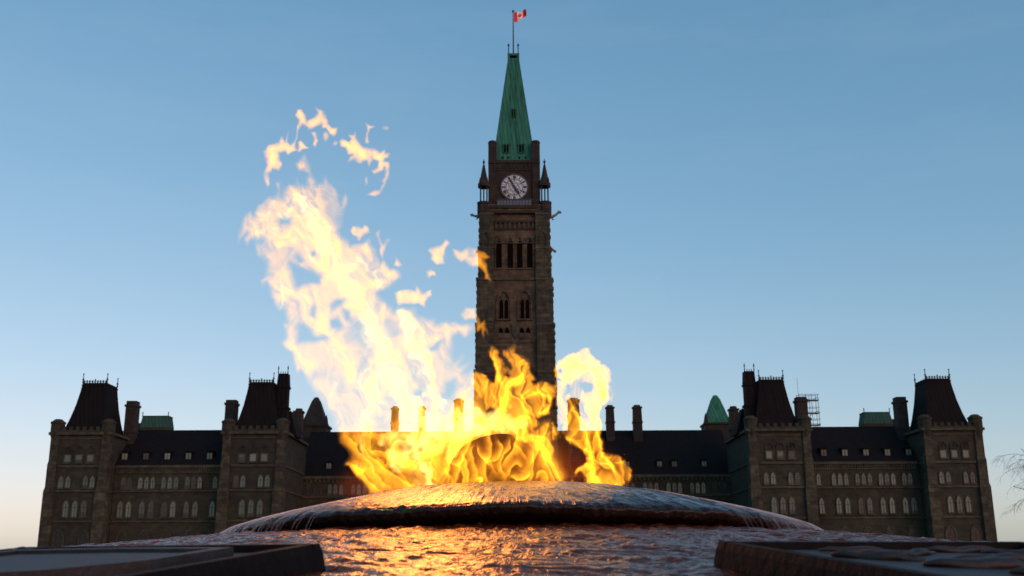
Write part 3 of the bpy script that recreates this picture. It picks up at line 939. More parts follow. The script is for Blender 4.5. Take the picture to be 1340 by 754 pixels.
# flag
def leaf_poly():
    half = [(0, 1.0), (0.16, 0.68), (0.34, 0.76), (0.26, 0.28), (0.5, 0.5), (0.56, 0.38), (0.86, 0.42), (0.76, 0.16), (0.9, 0.08), (0.42, -0.34), (0.48, -0.5), (0.06, -0.44), (0.05, -0.95)]
    return half + [(-x, y) for x, y in reversed(half)]
LEAF = leaf_poly()
def inside(x, y, poly):
    c = False
    for i in range(len(poly)):
        (x0, y0), (x1, y1) = poly[i - 1], poly[i]
        if (y0 > y) != (y1 > y) and x < (x1 - x0) * (y - y0) / (y1 - y0) + x0:
            c = not c
    return c
M['flagred'] = plain('red_bunting', (0.62, 0.02, 0.025), 0.7, 0, 0.1, 3)
M['flagwhite'] = plain('white_bunting', (0.8, 0.8, 0.8), 0.7, 0, 0.05, 3)
fl = MB()
NX, NY, FW, FH = 64, 32, 3.6, 1.9
def flagpt(u, v):
    # cloth blowing to the right and away, sagging folds, fly end lifted
    x = FW * u * 0.60
    y = 0.42 * math.sin(u * 9 + v * 2.6) * u + 0.8 * u
    z = (v - 1) * FH * (1 - 0.5 * u) + u * 0.62 + 0.12 * math.sin(u * 8 + 1.5) * u - 0.40 * (1 - v) * math.sin(u * 3.1) * 0.6 + 0.25 * u * u
    return (x + (1 - v) * 0.10 * math.sin(u * 7), y, z)
def quad(i, j):
    return [flagpt(i / NX, j / NY), flagpt((i + 1) / NX, j / NY), flagpt((i + 1) / NX, (j + 1) / NY), flagpt(i / NX, (j + 1) / NY)]
vs = [flagpt(i / NX, j / NY) for j in range(NY + 1) for i in range(NX + 1)]
vb = [(x, y + 0.02, z) for x, y, z in vs]
nv = len(vs)
fs, ms = [], []
for j in range(NY):
    for i in range(NX):
        u, v = (i + 0.5) / NX, (j + 0.5) / NY
        red = u < 0.25 or u > 0.75 or inside((u - 0.5) * 2 / 0.46, (v - 0.5) / 0.44, LEAF)
        q = (j * (NX + 1) + i, j * (NX + 1) + i + 1, (j + 1) * (NX + 1) + i + 1, (j + 1) * (NX + 1) + i)
        fs += [q, tuple(nv + k for k in reversed(q))]
        ms += [0 if red else 1] * 2
fl.v, fl.f, fl.m = vs + vb, fs, ms
me = bpy.data.meshes.new('flag')
me.from_pydata(fl.v, [], fl.f)
me.materials.append(M['flagred']); me.materials.append(M['flagwhite'])
for p_, i_ in zip(me.polygons, fl.m):
    p_.material_index = i_; p_.use_smooth = True
flag = bpy.data.objects.new('flag', me)
flag.location = (TX + 0.12, TY + CY, 94.45)
col.objects.link(flag)
tag(flag, 'small red and white maple leaf flag flying from the pole on the tower spire', 'flag')

# ------------------------------------------------------------------ scaffold behind the right inner pavilion
sx0, sx1, sy0 = 48.6, 51.9, 178.0
scf = thing('scaffold', ((sx0 + sx1) / 2, sy0, 20.5), 'pale metal scaffold standing behind the roof beside the right inner pavilion', 'scaffold')
pm = MB()
for x in (-1.6, -0.5, 0.5, 1.6):
    for y in (0, 1.4):
        pm.tube([(x, y, 0), (x, y, 8.4)], 0.045, 5)
for z in (3.4, 4.2, 5.4, 6.2, 7.6, 8.4):
    for y in (0, 1.4):
        pm.tube([(-1.8, y, z), (1.8, y, z)], 0.04, 5)
for q in range(3):
    pm.tube([(-1.6, -0.07, 1.5 + q * 2.3), (1.6, -0.07, 3.4 + q * 2.3)], 0.04, 5)
pm.tube([(-1.5, 0.7, 8.4), (-1.5, 0.7, 11.4)], 0.03, 5)
pm.build('pole_frame', 'steel', scf)
for z in (3.2, 5.2, 7.4):
    k = MB(); k.box(-1.8, 1.8, 0.1, 1.3, z, z + 0.1)
    k.build('plank_deck', 'plank', scf)

# ------------------------------------------------------------------ lamp standards in front of the building
def lamp(px, py, Y, label):
    x, y, z = at(px, py, Y)
    t = thing('street_lamp', (x, y, 0), label, 'street lamp', 'globe lamps on the lawn')
    k = MB()
    k.lathe([(0.22, 0), (0.22, 0.25), (0.1, 0.4), (0.07, z - 0.35), (0.12, z - 0.3), (0.05, z - 0.1)], 0, 0, 8)
    k.tube([(-0.32, 0, z - 0.12), (-0.3, 0, z - 0.3), (0, 0, z - 0.36), (0.3, 0, z - 0.3), (0.32, 0, z - 0.12)], 0.03, 6)
    k.build('post', 'iron', t)
    for gx, gz in ((-0.32, z), (0.32, z), (0, z + 0.24)):
        b = MB()
        b.lathe([(0.05, -0.17), (0.13, -0.12), (0.17, 0), (0.13, 0.12), (0.05, 0.17), (0.0, 0.18)], 0, 0, 10)
        b.build('lamp_globe', 'globe', t, (gx, 0, gz), smooth=True)
lamp(151, 717, 100, 'three globe lamp standard in front of the left end pavilion')
lamp(1208, 709, 100, 'three globe lamp standard in front of the right end pavilion')

# ------------------------------------------------------------------ bare tree at the right edge
rt = random.Random(11)
tx_, ty_, _ = at(1421, 740, 120)
tree = thing('birch_tree', (tx_, ty_, 0), 'bare leafless tree with drooping twigs at the right edge beside the building', 'tree')
tm, twm = MB(), MB()
def limb(p, d, ln, r, lev):
    n = 5
    pts, rad = [Vector(p)], [r]
    d = Vector(d).normalized()
    for i in range(n):
        droop = -0.05 if lev < 2 else -0.22
        d = (d + Vector((rt.uniform(-.16, .16), rt.uniform(-.16, .16), rt.uniform(-.12, .12) + droop))).normalized()
        pts.append(pts[-1] + d * ln / n)
        rad.append(r * (1 - 0.75 * (i + 1) / n) + 0.006)
    (tm if lev < 2 else twm).tube(pts, rad, 6 if lev < 2 else 3)
    if lev >= 4:
        return
    k = {0: 11, 1: 7, 2: 6, 3: 4}[lev]
    for i in range(k):
        t = rt.uniform(0.25 if lev else 0.35, 1.0)
        q = pts[min(n, int(t * n))]
        a = rt.uniform(0, 2 * math.pi)
        out = Vector((math.cos(a), math.sin(a), rt.uniform(0.1, 0.8) if lev < 2 else rt.uniform(-0.6, 0.5)))
        limb(q, d * 0.5 + out, ln * rt.uniform(0.42, 0.62), r * 0.42 * (1.15 - 0.5 * t), lev + 1)
limb((0, 0, 0), (0.02, 0, 1), 13.5, 0.24, 0)
tm.build('trunk', 'bark', tree)
twm.build('crown', 'bark', tree)

# ------------------------------------------------------------------ noise for water and fire
class Perlin:
    def __init__(self, seed):
        rs = np.random.RandomState(seed)
        a = rs.rand(256, 256) * 2 * np.pi
        self.gx, self.gy = np.cos(a), np.sin(a)
    def __call__(self, x, y):
        xi, yi = np.floor(x).astype(int), np.floor(y).astype(int)
        fx, fy = x - xi, y - yi
        u = fx * fx * fx * (fx * (fx * 6 - 15) + 10)
        v = fy * fy * fy * (fy * (fy * 6 - 15) + 10)
        def gr(ix, iy, dx, dy):
            a, b = ix & 255, iy & 255
            return self.gx[a, b] * dx + self.gy[a, b] * dy
        n00 = gr(xi, yi, fx, fy); n10 = gr(xi + 1, yi, fx - 1, fy)
        n01 = gr(xi, yi + 1, fx, fy - 1); n11 = gr(xi + 1, yi + 1, fx - 1, fy - 1)
        return 1.5 * ((n00 * (1 - u) + n10 * u) * (1 - v) + (n01 * (1 - u) + n11 * u) * v)
def fbm(n, x, y, o=4, g=0.5):
    s, a = 0, 1.0
    for i in range(o):
        s = s + a * n(x * 2 ** i + 17.3 * i, y * 2 ** i - 9.1 * i)
        a *= g
    return s

# ------------------------------------------------------------------ fountain
FX, FY = 0.02, 3.0
fountain = thing('fountain', (FX, FY, 0), 'round wet granite fountain with water sliding off its domed cap under the fire', 'fountain')
def polar(name, rs, th, zfun, material, rjit=None):
    """grid over radius and angle (0 = towards the camera) with uv = angle, radius"""
    Rr, T = np.meshgrid(np.asarray(rs), np.asarray(th), indexing='ij')
    Z, Rr2 = zfun(Rr, T)
    X, Y = Rr2 * np.sin(T), -Rr2 * np.cos(T)
    nr, nth = Rr.shape
    v = np.stack([X, Y, Z], -1).reshape(-1, 3)
    i, j = np.meshgrid(np.arange(nr - 1), np.arange(nth), indexing='ij')
    k = (j + 1) % nth
    f = np.stack([i * nth + j, (i + 1) * nth + j, (i + 1) * nth + k, i * nth + k], -1).reshape(-1, 4)
    me = bpy.data.meshes.new(name)
    me.from_pydata(v.tolist(), [], f.tolist())
    uvl = me.uv_layers.new(name='UVMap')
    uv = np.stack([np.where(T > np.pi, T - 2 * np.pi, T), Rr], -1).reshape(-1, 2)
    loops = np.empty(len(me.loops), dtype=np.int32)
    me.loops.foreach_get('vertex_index', loops)
    uvl.data.foreach_set('uv', uv[loops].astype(np.float32).ravel())
    me.polygons.foreach_set('use_smooth', np.ones(len(me.polygons), bool))
    me.materials.append(M[material])
    o = bpy.data.objects.new(name, me)
    col.objects.link(o)
    o.parent = fountain
    return o
def angles(front, n_f, n_b):
    a = np.linspace(-front, front, n_f, endpoint=False)
    b = np.linspace(front, 2 * np.pi - front, n_b, endpoint=False)
    return np.concatenate([a, b])
N1, N2, N3 = Perlin(1), Perlin(2), Perlin(3)
SL0, SL1 = 0.082, -0.0942               # slope of the basin: height at r=0.78, gradient
def basin_z(r):
    return EYE + SL0 + SL1 * (r - 0.78)
def basin(Rr, T):
    X, Y = Rr * np.sin(T), Rr * np.cos(T)
    Tw = np.where(T > np.pi, T - 2 * np.pi, T)
    w = fbm(N1, Tw * 30 + 1.8 * N3(X * 7, Y * 7), Rr * 17, 3, 0.55) * 0.0044
    w += fbm(N2, X * 50, Y * 50, 2) * 0.0008
    w += N3(X * 7, Y * 7) * 0.002
    z = basin_z(Rr) + w
    z = np.where(Rr > 2.28, basin_z(2.28) - (Rr - 2.28) * 6, z)
    return z, np.minimum(Rr, 2.3)
rs = np.concatenate([np.linspace(0.55, 1.0, 60), np.linspace(1.005, 2.28, 260), [2.29, 2.31]])
ba = polar('basin_slope', rs, angles(R(62), 620, 160), basin, 'granite')
wl = MB()
wl.lathe([(2.3, 0.0), (2.3, basin_z(2.3) - 0.16)], 0, 0, 12, ang0=R(-90 - 15 + 15))
wl.build('basin_wall', 'wall_granite', fountain)

PR = np.array([(0, .212), (.25, .209), (.42, .200), (.55, .184), (.64, .168), (.70, .155), (.755, .141), (.790, .130), (.803, .123), (.806, .117), (.798, .105), (.775, .097), (.70, .088)])
cum = np.concatenate([[0], np.cumsum(np.hypot(np.diff(PR[:, 0]), np.diff(PR[:, 1])))])
def prof(s):
    return np.interp(s, cum, PR[:, 0]), np.interp(s, cum, PR[:, 1])
def capf(S, T):
    r, z = prof(S)
    Tw = np.where(T > np.pi, T - 2 * np.pi, T)
    q = np.clip((r - 0.18) / 0.47, 0, 1)
    z = z - 0.043 * q * q * (3 - 2 * q) * np.sin(T) ** 2
    X, Y = r * np.sin(T), r * np.cos(T)
    amp = np.clip((r - 0.1) / 0.5, 0, 1)
    w = fbm(N2, Tw * 42 + 1.2 * N1(X * 8, Y * 8), S * 7, 3, 0.55) * 0.0030 * amp
    w += N3(X * 6 + 3, Y * 6) * 0.005 * amp
    w += fbm(N1, X * 30, Y * 30, 2) * 0.0005
    return z + EYE + w, r + np.where(S > cum[7], w * 0.8, 0)
ss = np.concatenate([np.linspace(0.001, cum[5], 120), np.linspace(cum[5] + 0.003, cum[-1], 50)])
cap = polar('fountain_cap', ss, np.linspace(0, 2 * np.pi, 900, endpoint=False), capf, 'cap')
# strands of water sliding over the cap and off its rim
rw = random.Random(5)
wm = MB()
for i in range(5500):
    a = rw.uniform(-math.pi, math.pi)
    side_ = abs(math.sin(a))
    if rw.random() > 0.003 + 0.997 * max(0, (side_ - 0.5) / 0.5) ** 1.3:
        continue
    s0 = rw.uniform(0.45, 0.78)
    s1 = min(cum[8], s0 + rw.uniform(0.06, 0.2))
    pts, rad = [], []
    n = 7
    wob = rw.uniform(-0.006, 0.006)
    run = rw.random() < 0.6
    if run:
        s1 = cum[8]
    th0 = rw.uniform(0.0003, 0.0007) * (1.6 if rw.random() < 0.1 else 1)
    for k in range(n):
        s = s0 + (s1 - s0) * k / (n - 1)
        r_, z_ = (float(q) for q in prof(s))
        q = min(1, max(0, (r_ - 0.18) / 0.47))
        z_ -= 0.043 * q * q * (3 - 2 * q) * math.sin(a) ** 2
        aa = a + wob * math.sin(k * 1.1)
        pts.append((r_ * math.sin(aa), -r_ * math.cos(aa), EYE + z_ + 0.0035))
        rad.append(th0 * (0.25 + 0.75 * math.sin(math.pi * (k + 0.6) / (n + 0.4))))
    if run:
        drop = rw.uniform(0.02, 0.06)
        for q in (0.35, 0.7, 1.0):
            r_ = 0.806 + 0.030 * q
            aa = a + wob * 0.5
            pts.append((r_ * math.sin(aa), -r_ * math.cos(aa), EYE + 0.121 - 0.043 * math.sin(a) ** 2 - drop * q * q))
            rad.append(th0 * (0.8 - 0.6 * q))
    wm.tube(pts, rad, 4)
fw = wm.build('falling_water', 'water', fountain, smooth=True)
fw['kind'] = 'stuff'
# dark burner dome in the middle
bd = MB()
cx_, _, cz_ = at(652, 572, 3.0)
bd.lathe([(0.168 * math.cos(t), (cz_ - 1.045) * math.sin(t)) for t in [math.pi / 2 * i / 9 for i in range(10)]], 0, 0, 32, caps=False)
rb_ = Perlin(77)
bd.v = [(x * (1 + 0.10 * float(rb_(np.array(x * 9 + 3), np.array(z * 11)))), y, z * (1 + 0.10 * float(rb_(np.array(x * 8), np.array(y * 8 + 5))) - (0.22 * max(0, x / 0.168) ** 2 if z > 0.01 else 0))) for x, y, z in bd.v]
bd.build('burner_dome', 'soot', fountain, (cx_ - FX, 0.02, 1.05), smooth=True)

# bronze plaques on the slope
def plaque(sgn):
    az = R(16.2) * sgn if sgn < 0 else R(15.3)
    rad = Vector((math.sin(az), -math.cos(az), 0))
    lat = Vector((math.cos(az), math.sin(az), 0))
    slope = Vector((rad.x, rad.y, SL1)).normalized()
    up = lat.cross(slope).normalized()
    if up.z < 0:
        up = -up
    W, L, H = 0.225, 0.48, 0.031
    o = rad * 1.665 + Vector((0, 0, basin_z(1.665)))
    mtx = Matrix(((lat.x, slope.x, up.x, o.x), (lat.y, slope.y, up.y, o.y), (lat.z, slope.z, up.z, o.z), (0, 0, 0, 1)))
    b = MB()
    bw = 0.022
    b.frustum((-W, W, 0, L, -0.012), (-W + 0.004, W - 0.004, 0.004, L - 0.004, H - 0.010), 0)
    # raised border
    for (x0, x1, y0, y1) in ((-W + .004, W - .004, .004, .004 + bw), (-W + .004, W - .004, L - .004 - bw, L - .004), (-W + .004, -W + .004 + bw, .0045 + bw, L - .0045 - bw), (W - .004 - bw, W - .004, .0045 + bw, L - .0045 - bw)):
        b.frustum((x0, x1, y0, y1, H - 0.0099), (x0 + .003, x1 - .003, y0 + .003, y1 - .003, H), 0)
    pq = b.build('bronze_plaque', 'bronze', fountain)
    pq.matrix_local = mtx
    q = MB()
    q.box(-W + .004 + bw + .001, W - .004 - bw - .001, .006 + bw, L - .006 - bw, H - 0.0098, H - 0.0085)
    q.build('panel', 'bronze_panel', pq)
    if sgn < 0:
        # heraldic shield standing out of the panel
        s = MB()
        sh_ = [(-0.15, 0.10), (0.0, 0.085), (0.155, 0.10), (0.155, 0.26), (0.11, 0.36), (0.0, 0.43), (-0.11, 0.36), (-0.15, 0.26)]
        n = len(sh_)
        zt, zb = H + 0.0035, H - 0.0086
        inn = [(x * 0.88, (y - 0.25) * 0.88 + 0.25) for x, y in sh_]
        v = [(x, y, zb) for x, y in sh_] + [(x, y, zt) for x, y in sh_] + [(x, y, zt) for x, y in inn] + [(x, y, zt - 0.004) for x, y in inn]
        f = []
        for i in range(n):
            k = (i + 1) % n
            for lv in range(3):
                f.append((lv * n + i, lv * n + k, (lv + 1) * n + k, (lv + 1) * n + i))
        f.append(tuple(3 * n + i for i in range(n)))
        s.add(v, f)
        s.build('shield', 'bronze_panel', pq)
    rr = random.Random(31 if sgn > 0 else 77)
    if sgn > 0:
        # leafy sprigs in relief
        for (x, y, ln, ang, wd) in ((-0.07, 0.075, 0.10, 5, .018), (-0.02, 0.115, 0.09, -28, .016), (0.085, 0.07, 0.12, 4, .018), (0.13, 0.12, 0.10, 24, .017), (-0.10, 0.16, 0.10, 40, .02), (0.03, 0.19, 0.12, -8, .022), (-0.04, 0.26, 0.13, 14, .022), (0.10, 0.24, 0.10, -35, .02), (0.0, 0.34, 0.14, 8, .024)):
            s = MB()
            a = R(ang)
            pts, rd = [], []
            for k in range(8):
                t = k / 7 - 0.5
                pts.append((x + math.cos(a) * ln * t, y + math.sin(a) * ln * t, H - 0.006 + 0.003 * math.sin(k * 1.7)))
                rd.append(wd * (0.15 + 0.85 * math.sin(math.pi * (k + .5) / 8)) * rr.uniform(0.7, 1.1) * 0.62)
            s.tube(pts, rd, 8)
            zm = H - 0.006
            s.v = [(a_, b_, zm + (c_ - zm) * 0.55) for a_, b_, c_ in s.v]
            s.build('relief_leaf', 'bronze_panel', pq, smooth=True)
    else:
        for (x0, y0, x1, y1) in ((-0.19, 0.06, -0.13, 0.075), (-0.19, 0.10, -0.165, 0.30)):
            s = MB()
            s.tube([(x0, y0, H - 0.006), ((x0 + x1) / 2, (y0 + y1) / 2 + 0.01, H - 0.003), (x1, y1, H - 0.006)], [0.006, 0.009, 0.005], 8)
            s.build('relief_scroll', 'bronze_panel', pq, smooth=True)
plaque(-1); plaque(1)

# ------------------------------------------------------------------ fire
def sdf_poly(X, Y, poly):
    """signed distance, positive inside"""
    P = np.asarray(poly, float)
    Q = np.roll(P, -1, 0)
    d2 = np.full(X.shape, 1e18)
    ins = np.zeros(X.shape, bool)
    for (x0, y0), (x1, y1) in zip(P, Q):
        ex, ey = x1 - x0, y1 - y0
        L = ex * ex + ey * ey + 1e-9
        t = np.clip(((X - x0) * ex + (Y - y0) * ey) / L, 0, 1)
        d2 = np.minimum(d2, (X - x0 - t * ex) ** 2 + (Y - y0 - t * ey) ** 2)
        if y0 != y1:
            c = ((y0 > Y) != (y1 > Y)) & (X < ex * (Y - y0) / ey + x0)
            ins ^= c
    d = np.sqrt(d2)
    return np.where(ins, d, -d)
def smooth_path(pts, k=6):
    P = [np.asarray(p, float) for p in pts]
    if len(P) < 3:
        return P
    P = [2 * P[0] - P[1]] + P + [2 * P[-1] - P[-2]]
    out = []
    for i in range(1, len(P) - 2):
        for j in range(k):
            t = j / k
            out.append(0.5 * (2 * P[i] + (P[i + 1] - P[i - 1]) * t + (2 * P[i - 1] - 5 * P[i] + 4 * P[i + 1] - P[i + 2]) * t * t + (3 * P[i] - P[i - 1] - 3 * P[i + 1] + P[i + 2]) * t ** 3))
    out.append(P[-2])
    return out
def stroke(X, Y, pts, r0, r1=None, power=1.0):
    """bright streak along a path; radius r0 at the start to r1 at the end"""
    r1 = r0 if r1 is None else r1
    S = smooth_path(pts)
    best = np.zeros(X.shape)
    n = len(S) - 1
    for i in range(n):
        (x0, y0), (x1, y1) = S[i], S[i + 1]
        ex, ey = x1 - x0, y1 - y0
        L = ex * ex + ey * ey + 1e-9
        t = np.clip(((X - x0) * ex + (Y - y0) * ey) / L, 0, 1)
        d2 = (X - x0 - t * ex) ** 2 + (Y - y0 - t * ey) ** 2
        u = (i + t) / n
        rr = (r0 + (r1 - r0) * u) * (0.45 + 0.55 * np.sqrt(np.clip(np.sin(np.pi * (0.06 + 0.9 * u)), 0, 1)))
        best = np.maximum(best, 1 - d2 / (rr * rr))
    return np.clip(best, 0, 1) ** power

def curl(X, Y, pts, r0, r1, side=1, fade=2.6):
    """rim of a tongue: crisp on one side of the path, fading away on the other"""
    S = smooth_path(pts)
    n = len(S) - 1
    D = np.full(X.shape, 1e18); SD = np.zeros(X.shape); U = np.zeros(X.shape)
    for i in range(n):
        (x0, y0), (x1, y1) = S[i], S[i + 1]
        ex, ey = x1 - x0, y1 - y0
        L = ex * ex + ey * ey + 1e-9
        t = np.clip(((X - x0) * ex + (Y - y0) * ey) / L, 0, 1)
        px_, py_ = X - x0 - t * ex, Y - y0 - t * ey
        d2 = px_ * px_ + py_ * py_
        m = d2 < D
        D[m] = d2[m]
        SD[m] = (np.sqrt(d2) * np.sign(ex * (Y - y0) - ey * (X - x0)) * side)[m]
        U[m] = ((i + t) / n)[m]
    w = (r0 + (r1 - r0) * U)
    soft = np.exp(-np.maximum(SD, 0) / (w * fade * 0.55)) * np.clip(1.25 - np.maximum(SD, 0) / (w * fade * 2.2), 0, 1)
    edge = np.clip(1 + np.minimum(SD, 0) / (0.45 * w), 0, 1) ** 1.5
    end = np.clip(np.sin(np.pi * (0.04 + 0.93 * U)) * 1.6, 0, 1)
    return np.where(SD >= 0, np.clip(soft, 0, 1), edge) * end

def sheet(name, parent, fun, box, step, Y0, depth_amp, seed, material, k, tilt=0.0, bias=0.5):
    """A closed body of burning gas: fun(X, Y) gives the wanted brightness over spots of the photograph,
    which sets the body's thickness at that spot; the body's middle surface waves in depth."""
    x0, x1, y0, y1 = box
    xs, ys = np.arange(x0, x1 + step, step), np.arange(y0, y1 + step, step)
    X, Y = np.meshgrid(xs, ys, indexing='ij')
    B = fun(X, Y)
    B[0, :] = B[-1, :] = 0; B[:, 0] = B[:, -1] = 0
    hot = B > 1e-3
    H = np.where(hot, B, 0) / k              # thickness in metres
    pa = Perlin(seed)
    mid = Y0 + depth_amp * (fbm(pa, X / 75.0, Y / 75.0, 2)) + tilt * (X - (x0 + x1) / 2) / 100.0
    cell = hot[:-1, :-1] | hot[1:, :-1] | hot[:-1, 1:] | hot[1:, 1:]
    used = np.zeros(X.shape, bool)
    used[:-1, :-1] |= cell; used[1:, :-1] |= cell; used[:-1, 1:] |= cell; used[1:, 1:] |= cell
    fi = -np.ones(X.shape, int)
    nu = int(used.sum())
    fi[used] = np.arange(nu)
    H = np.maximum(H, 0.0012)
    # world points
    xx, yy = X - 670, 377 - Y
    c, s = math.cos(ROLL), math.sin(ROLL)
    xx, yy = c * xx + s * yy, -s * xx + c * yy
    dx, dy = xx / 1380.0, yy / 1380.0
    dY = math.cos(PITCH) - dy * math.sin(PITCH)
    ux, uz = dx / dY, (math.sin(PITCH) + dy * math.cos(PITCH)) / dY
    def pts(dep, m):
        d = dep[m]
        return np.stack([ux[m] * d, d, EYE + uz[m] * d], -1)
    V = np.concatenate([pts(mid - H * bias, used), pts(mid + H * (1 - bias), used)])
    i, j = np.nonzero(cell)
    F1 = np.stack([fi[i, j], fi[i + 1, j], fi[i + 1, j + 1], fi[i, j + 1]], -1)
    F2 = nu + F1[:, ::-1]
    pad = np.pad(cell, 1)
    W = []
    for (di, dj, a, b) in ((-1, 0, (0, 0), (0, 1)), (1, 0, (1, 1), (1, 0)), (0, -1, (1, 0), (0, 0)), (0, 1, (0, 1), (1, 1))):
        e = cell & ~pad[1 + di:pad.shape[0] - 1 + di, 1 + dj:pad.shape[1] - 1 + dj]
        p, q = np.nonzero(e)
        A, Bq = fi[p + a[0], q + a[1]], fi[p + b[0], q + b[1]]
        W.append(np.stack([A, Bq, Bq + nu, A + nu], -1))
    F2 = np.concatenate([F2] + W)
    org = Vector(parent.location)
    V = V - np.array([org.x, org.y, org.z])
    me = bpy.data.meshes.new(name)
    # image y runs down, so front faces written this way look towards the camera
    me.from_pydata(V.tolist(), [], F1.tolist() + F2.tolist())
    bm = bmesh.new(); bm.from_mesh(me)
    bmesh.ops.recalc_face_normals(bm, faces=bm.faces)
    bm.to_mesh(me); bm.free()
    me.materials.append(M[material])
    o = bpy.data.objects.new(name, me)
    col.objects.link(o)
    o.parent = parent
    return o

fire = thing('flame', (0.0, 3.0, EYE + 0.2), 'tall orange and white fire blowing up from the middle of the wet fountain cap', 'fire')

def warp(n1, n2, X, Y, a, s):
    return X + a * fbm(n1, X / s, Y / s, 3, 0.5), Y + a * fbm(n2, X / s, Y / s, 3, 0.5)
def ridge(n, a, b, p=3.0, gain=1.7):
    return np.clip(1 - gain * np.abs(n(a, b)), 0, 1) ** p
def fold(n, a, b, k=2.4, sharp=0.14):
    """overlapping tongues: bright along one rim, fading away from it"""
    p = k * n(a, b) + 10
    q = p - np.floor(p)
    up = np.clip(q / sharp, 0, 1)
    return up * up * (3 - 2 * up) * (1 - q) ** 1.4
def flow(X, Y, deg):
    """coordinates across and along a direction; deg measured from straight up, positive to the left"""
    fx, fy = -math.sin(R(deg)), -math.cos(R(deg))
    return X * -fy + Y * fx, X * fx + Y * fy

PLUME = [(310, 320), (315, 293), (322, 280), (329, 274), (331, 283), (337, 270), (344, 264), (352, 257), (360, 256), (364, 250), (360, 238), (366, 240), (369, 258), (371, 249), (378, 242),
         (387, 241), (388, 234), (392, 241), (400, 242), (401, 236), (404, 227), (399, 224), (390, 223), (387, 214), (392, 210), (399, 201), (402, 210), (406, 218), (407, 227), (415, 239), (421, 238), (425, 230), (430, 239), (438, 247),
         (446, 259), (447, 270), (451, 252), (455, 258), (455, 266), (450, 274), (449, 286), (447, 301), (443, 302), (448, 309), (458, 318), (474, 318), (482, 311), (490, 325), (498, 344), (502, 340), (505, 343), (512, 352), (520, 353),
         (526, 362), (516, 371), (505, 380), (492, 383), (497, 389), (508, 398), (516, 406), (521, 402), (544, 403), (547, 413), (566, 417), (568, 415), (571, 423), (582, 420), (601, 424), (621, 423),
         (624, 432), (608, 443), (601, 435), (592, 441), (594, 451), (592, 465), (596, 473), (606, 461), (607, 469), (602, 477), (616, 472), (609, 487), (619, 482), (627, 489), (622, 520), (650, 545), (700, 560), (700, 645), (482, 645),
         (474, 630), (466, 624), (461, 611), (455, 610), (457, 595), (450, 582), (443, 566), (436, 551), (426, 532), (421, 524), (412, 515), (402, 500), (394, 484), (388, 490), (385, 480), (382, 461), (372, 456), (367, 449),
         (373, 443), (370, 422), (377, 422), (368, 401), (363, 405), (353, 385), (349, 370), (344, 375), (342, 366), (347, 361), (349, 350), (347, 342), (336, 331), (335, 321), (343, 315), (338, 312), (330, 316), (324, 322), (319, 315), (323, 305), (318, 310)]
HOLES = [[(380, 345), (390, 349), (404, 353), (418, 362), (417, 372), (405, 370), (394, 374), (387, 375), (384, 362)],
         [(391, 425), (398, 424), (405, 433), (413, 440), (429, 442), (414, 445), (398, 447), (391, 448)],
         [(542, 514), (549, 508), (556, 511), (553, 518), (545, 520)], [(584, 502), (593, 498), (597, 510), (589, 521), (582, 520)], [(578, 515), (585, 518), (585, 536), (580, 535)],
         [(434, 399), (440, 394), (449, 393), (446, 398), (438, 401)], [(433, 420), (443, 418), (449, 426), (442, 430), (434, 428)], [(451, 408), (456, 409), (457, 418), (452, 418)],
         [(407, 402), (411, 402), (411, 413), (407, 412)], [(561, 456), (569, 450), (577, 446), (572, 455), (564, 459)], [(408, 331), (414, 331), (413, 336), (408, 336)],
         [(366, 288), (378, 287), (378, 292), (368, 294)], [(388, 335), (396, 341), (392, 344), (387, 339)], [(608, 482), (616, 478), (613, 488), (607, 489)],
         [(532, 620), (540, 611), (545, 622), (548, 625), (541, 624)], [(470, 585), (478, 592), (474, 593)]]

def plume_fun(seed, weight, lo, hi):
    n = [Perlin(seed + i) for i in range(6)]
    def f(X, Y):
        Xw, Yw = warp(n[0], n[1], X, Y, 2.4, 18)
        d = sdf_poly(Xw, Yw, PLUME)
        for h in HOLES:
            d = np.minimum(d, -sdf_poly(Xw, Yw, h) + 1.0)
        E = np.clip(d / 9.0, 0, 1) ** 0.8
        Xv, Yv = warp(n[2], n[3], X, Y, 24, 70)
        a, b = flow(Xv, Yv, 27)
        r1 = ridge(n[4], a / 30, b / 95, 2.2, 2.0)
        r2 = ridge(n[5], a / 15 + 3.3, b / 46, 3, 1.9)
        r3 = ridge(n[0], a / 8 + 8.1, b / 24, 3, 1.8)
        s = fbm(n[1], a / 60, b / 110, 2)
        thin = 1.0
        for pts_, r_, k_ in (([(425, 490), (445, 520), (465, 555)], 26, .6), ([(465, 425), (480, 450), (478, 480)], 20, .6), ([(585, 460), (598, 500), (590, 535)], 30, .55), ([(500, 560), (512, 520)], 16, .6), ([(365, 345), (395, 325)], 18, .45), ([(400, 455), (425, 468)], 16, .4), ([(345, 340), (352, 362)], 12, .4), ([(440, 290), (436, 265)], 14, .45), ([(480, 340), (492, 358)], 14, .5), ([(540, 465), (555, 500)], 16, .5), ([(505, 425), (515, 440)], 14, .5)):
            thin = thin * (1 - k_ * stroke(Xw, Yw, pts_, r_, r_, 0.7))
        body = lo + (hi - lo) * np.clip(0.5 + 0.75 * s, 0, 1)
        Xu, Yu = warp(n[5], n[4], Xv, Yv, 9, 24)
        a4, b4 = flow(Xu, Yu, 27)
        r4 = fold(n[3], a4 / 46, b4 / 120, 2.2)
        B = E * np.maximum(0.05, body + 0.8 * r1 + 0.75 * r4 + 0.55 * r2 * (0.3 + r1) + 0.1 * r3) * weight * thin
        # dark gaps open up towards the roots
        g = np.clip(fbm(n[2], a / 22 + 9, b / 60, 3) * 1.2 + 0.62, 0.05, 1)
        low = np.clip((Y - 565) / 40.0, 0, 1)
        B = B * (1 - low * (1 - g))
        return B
    return f
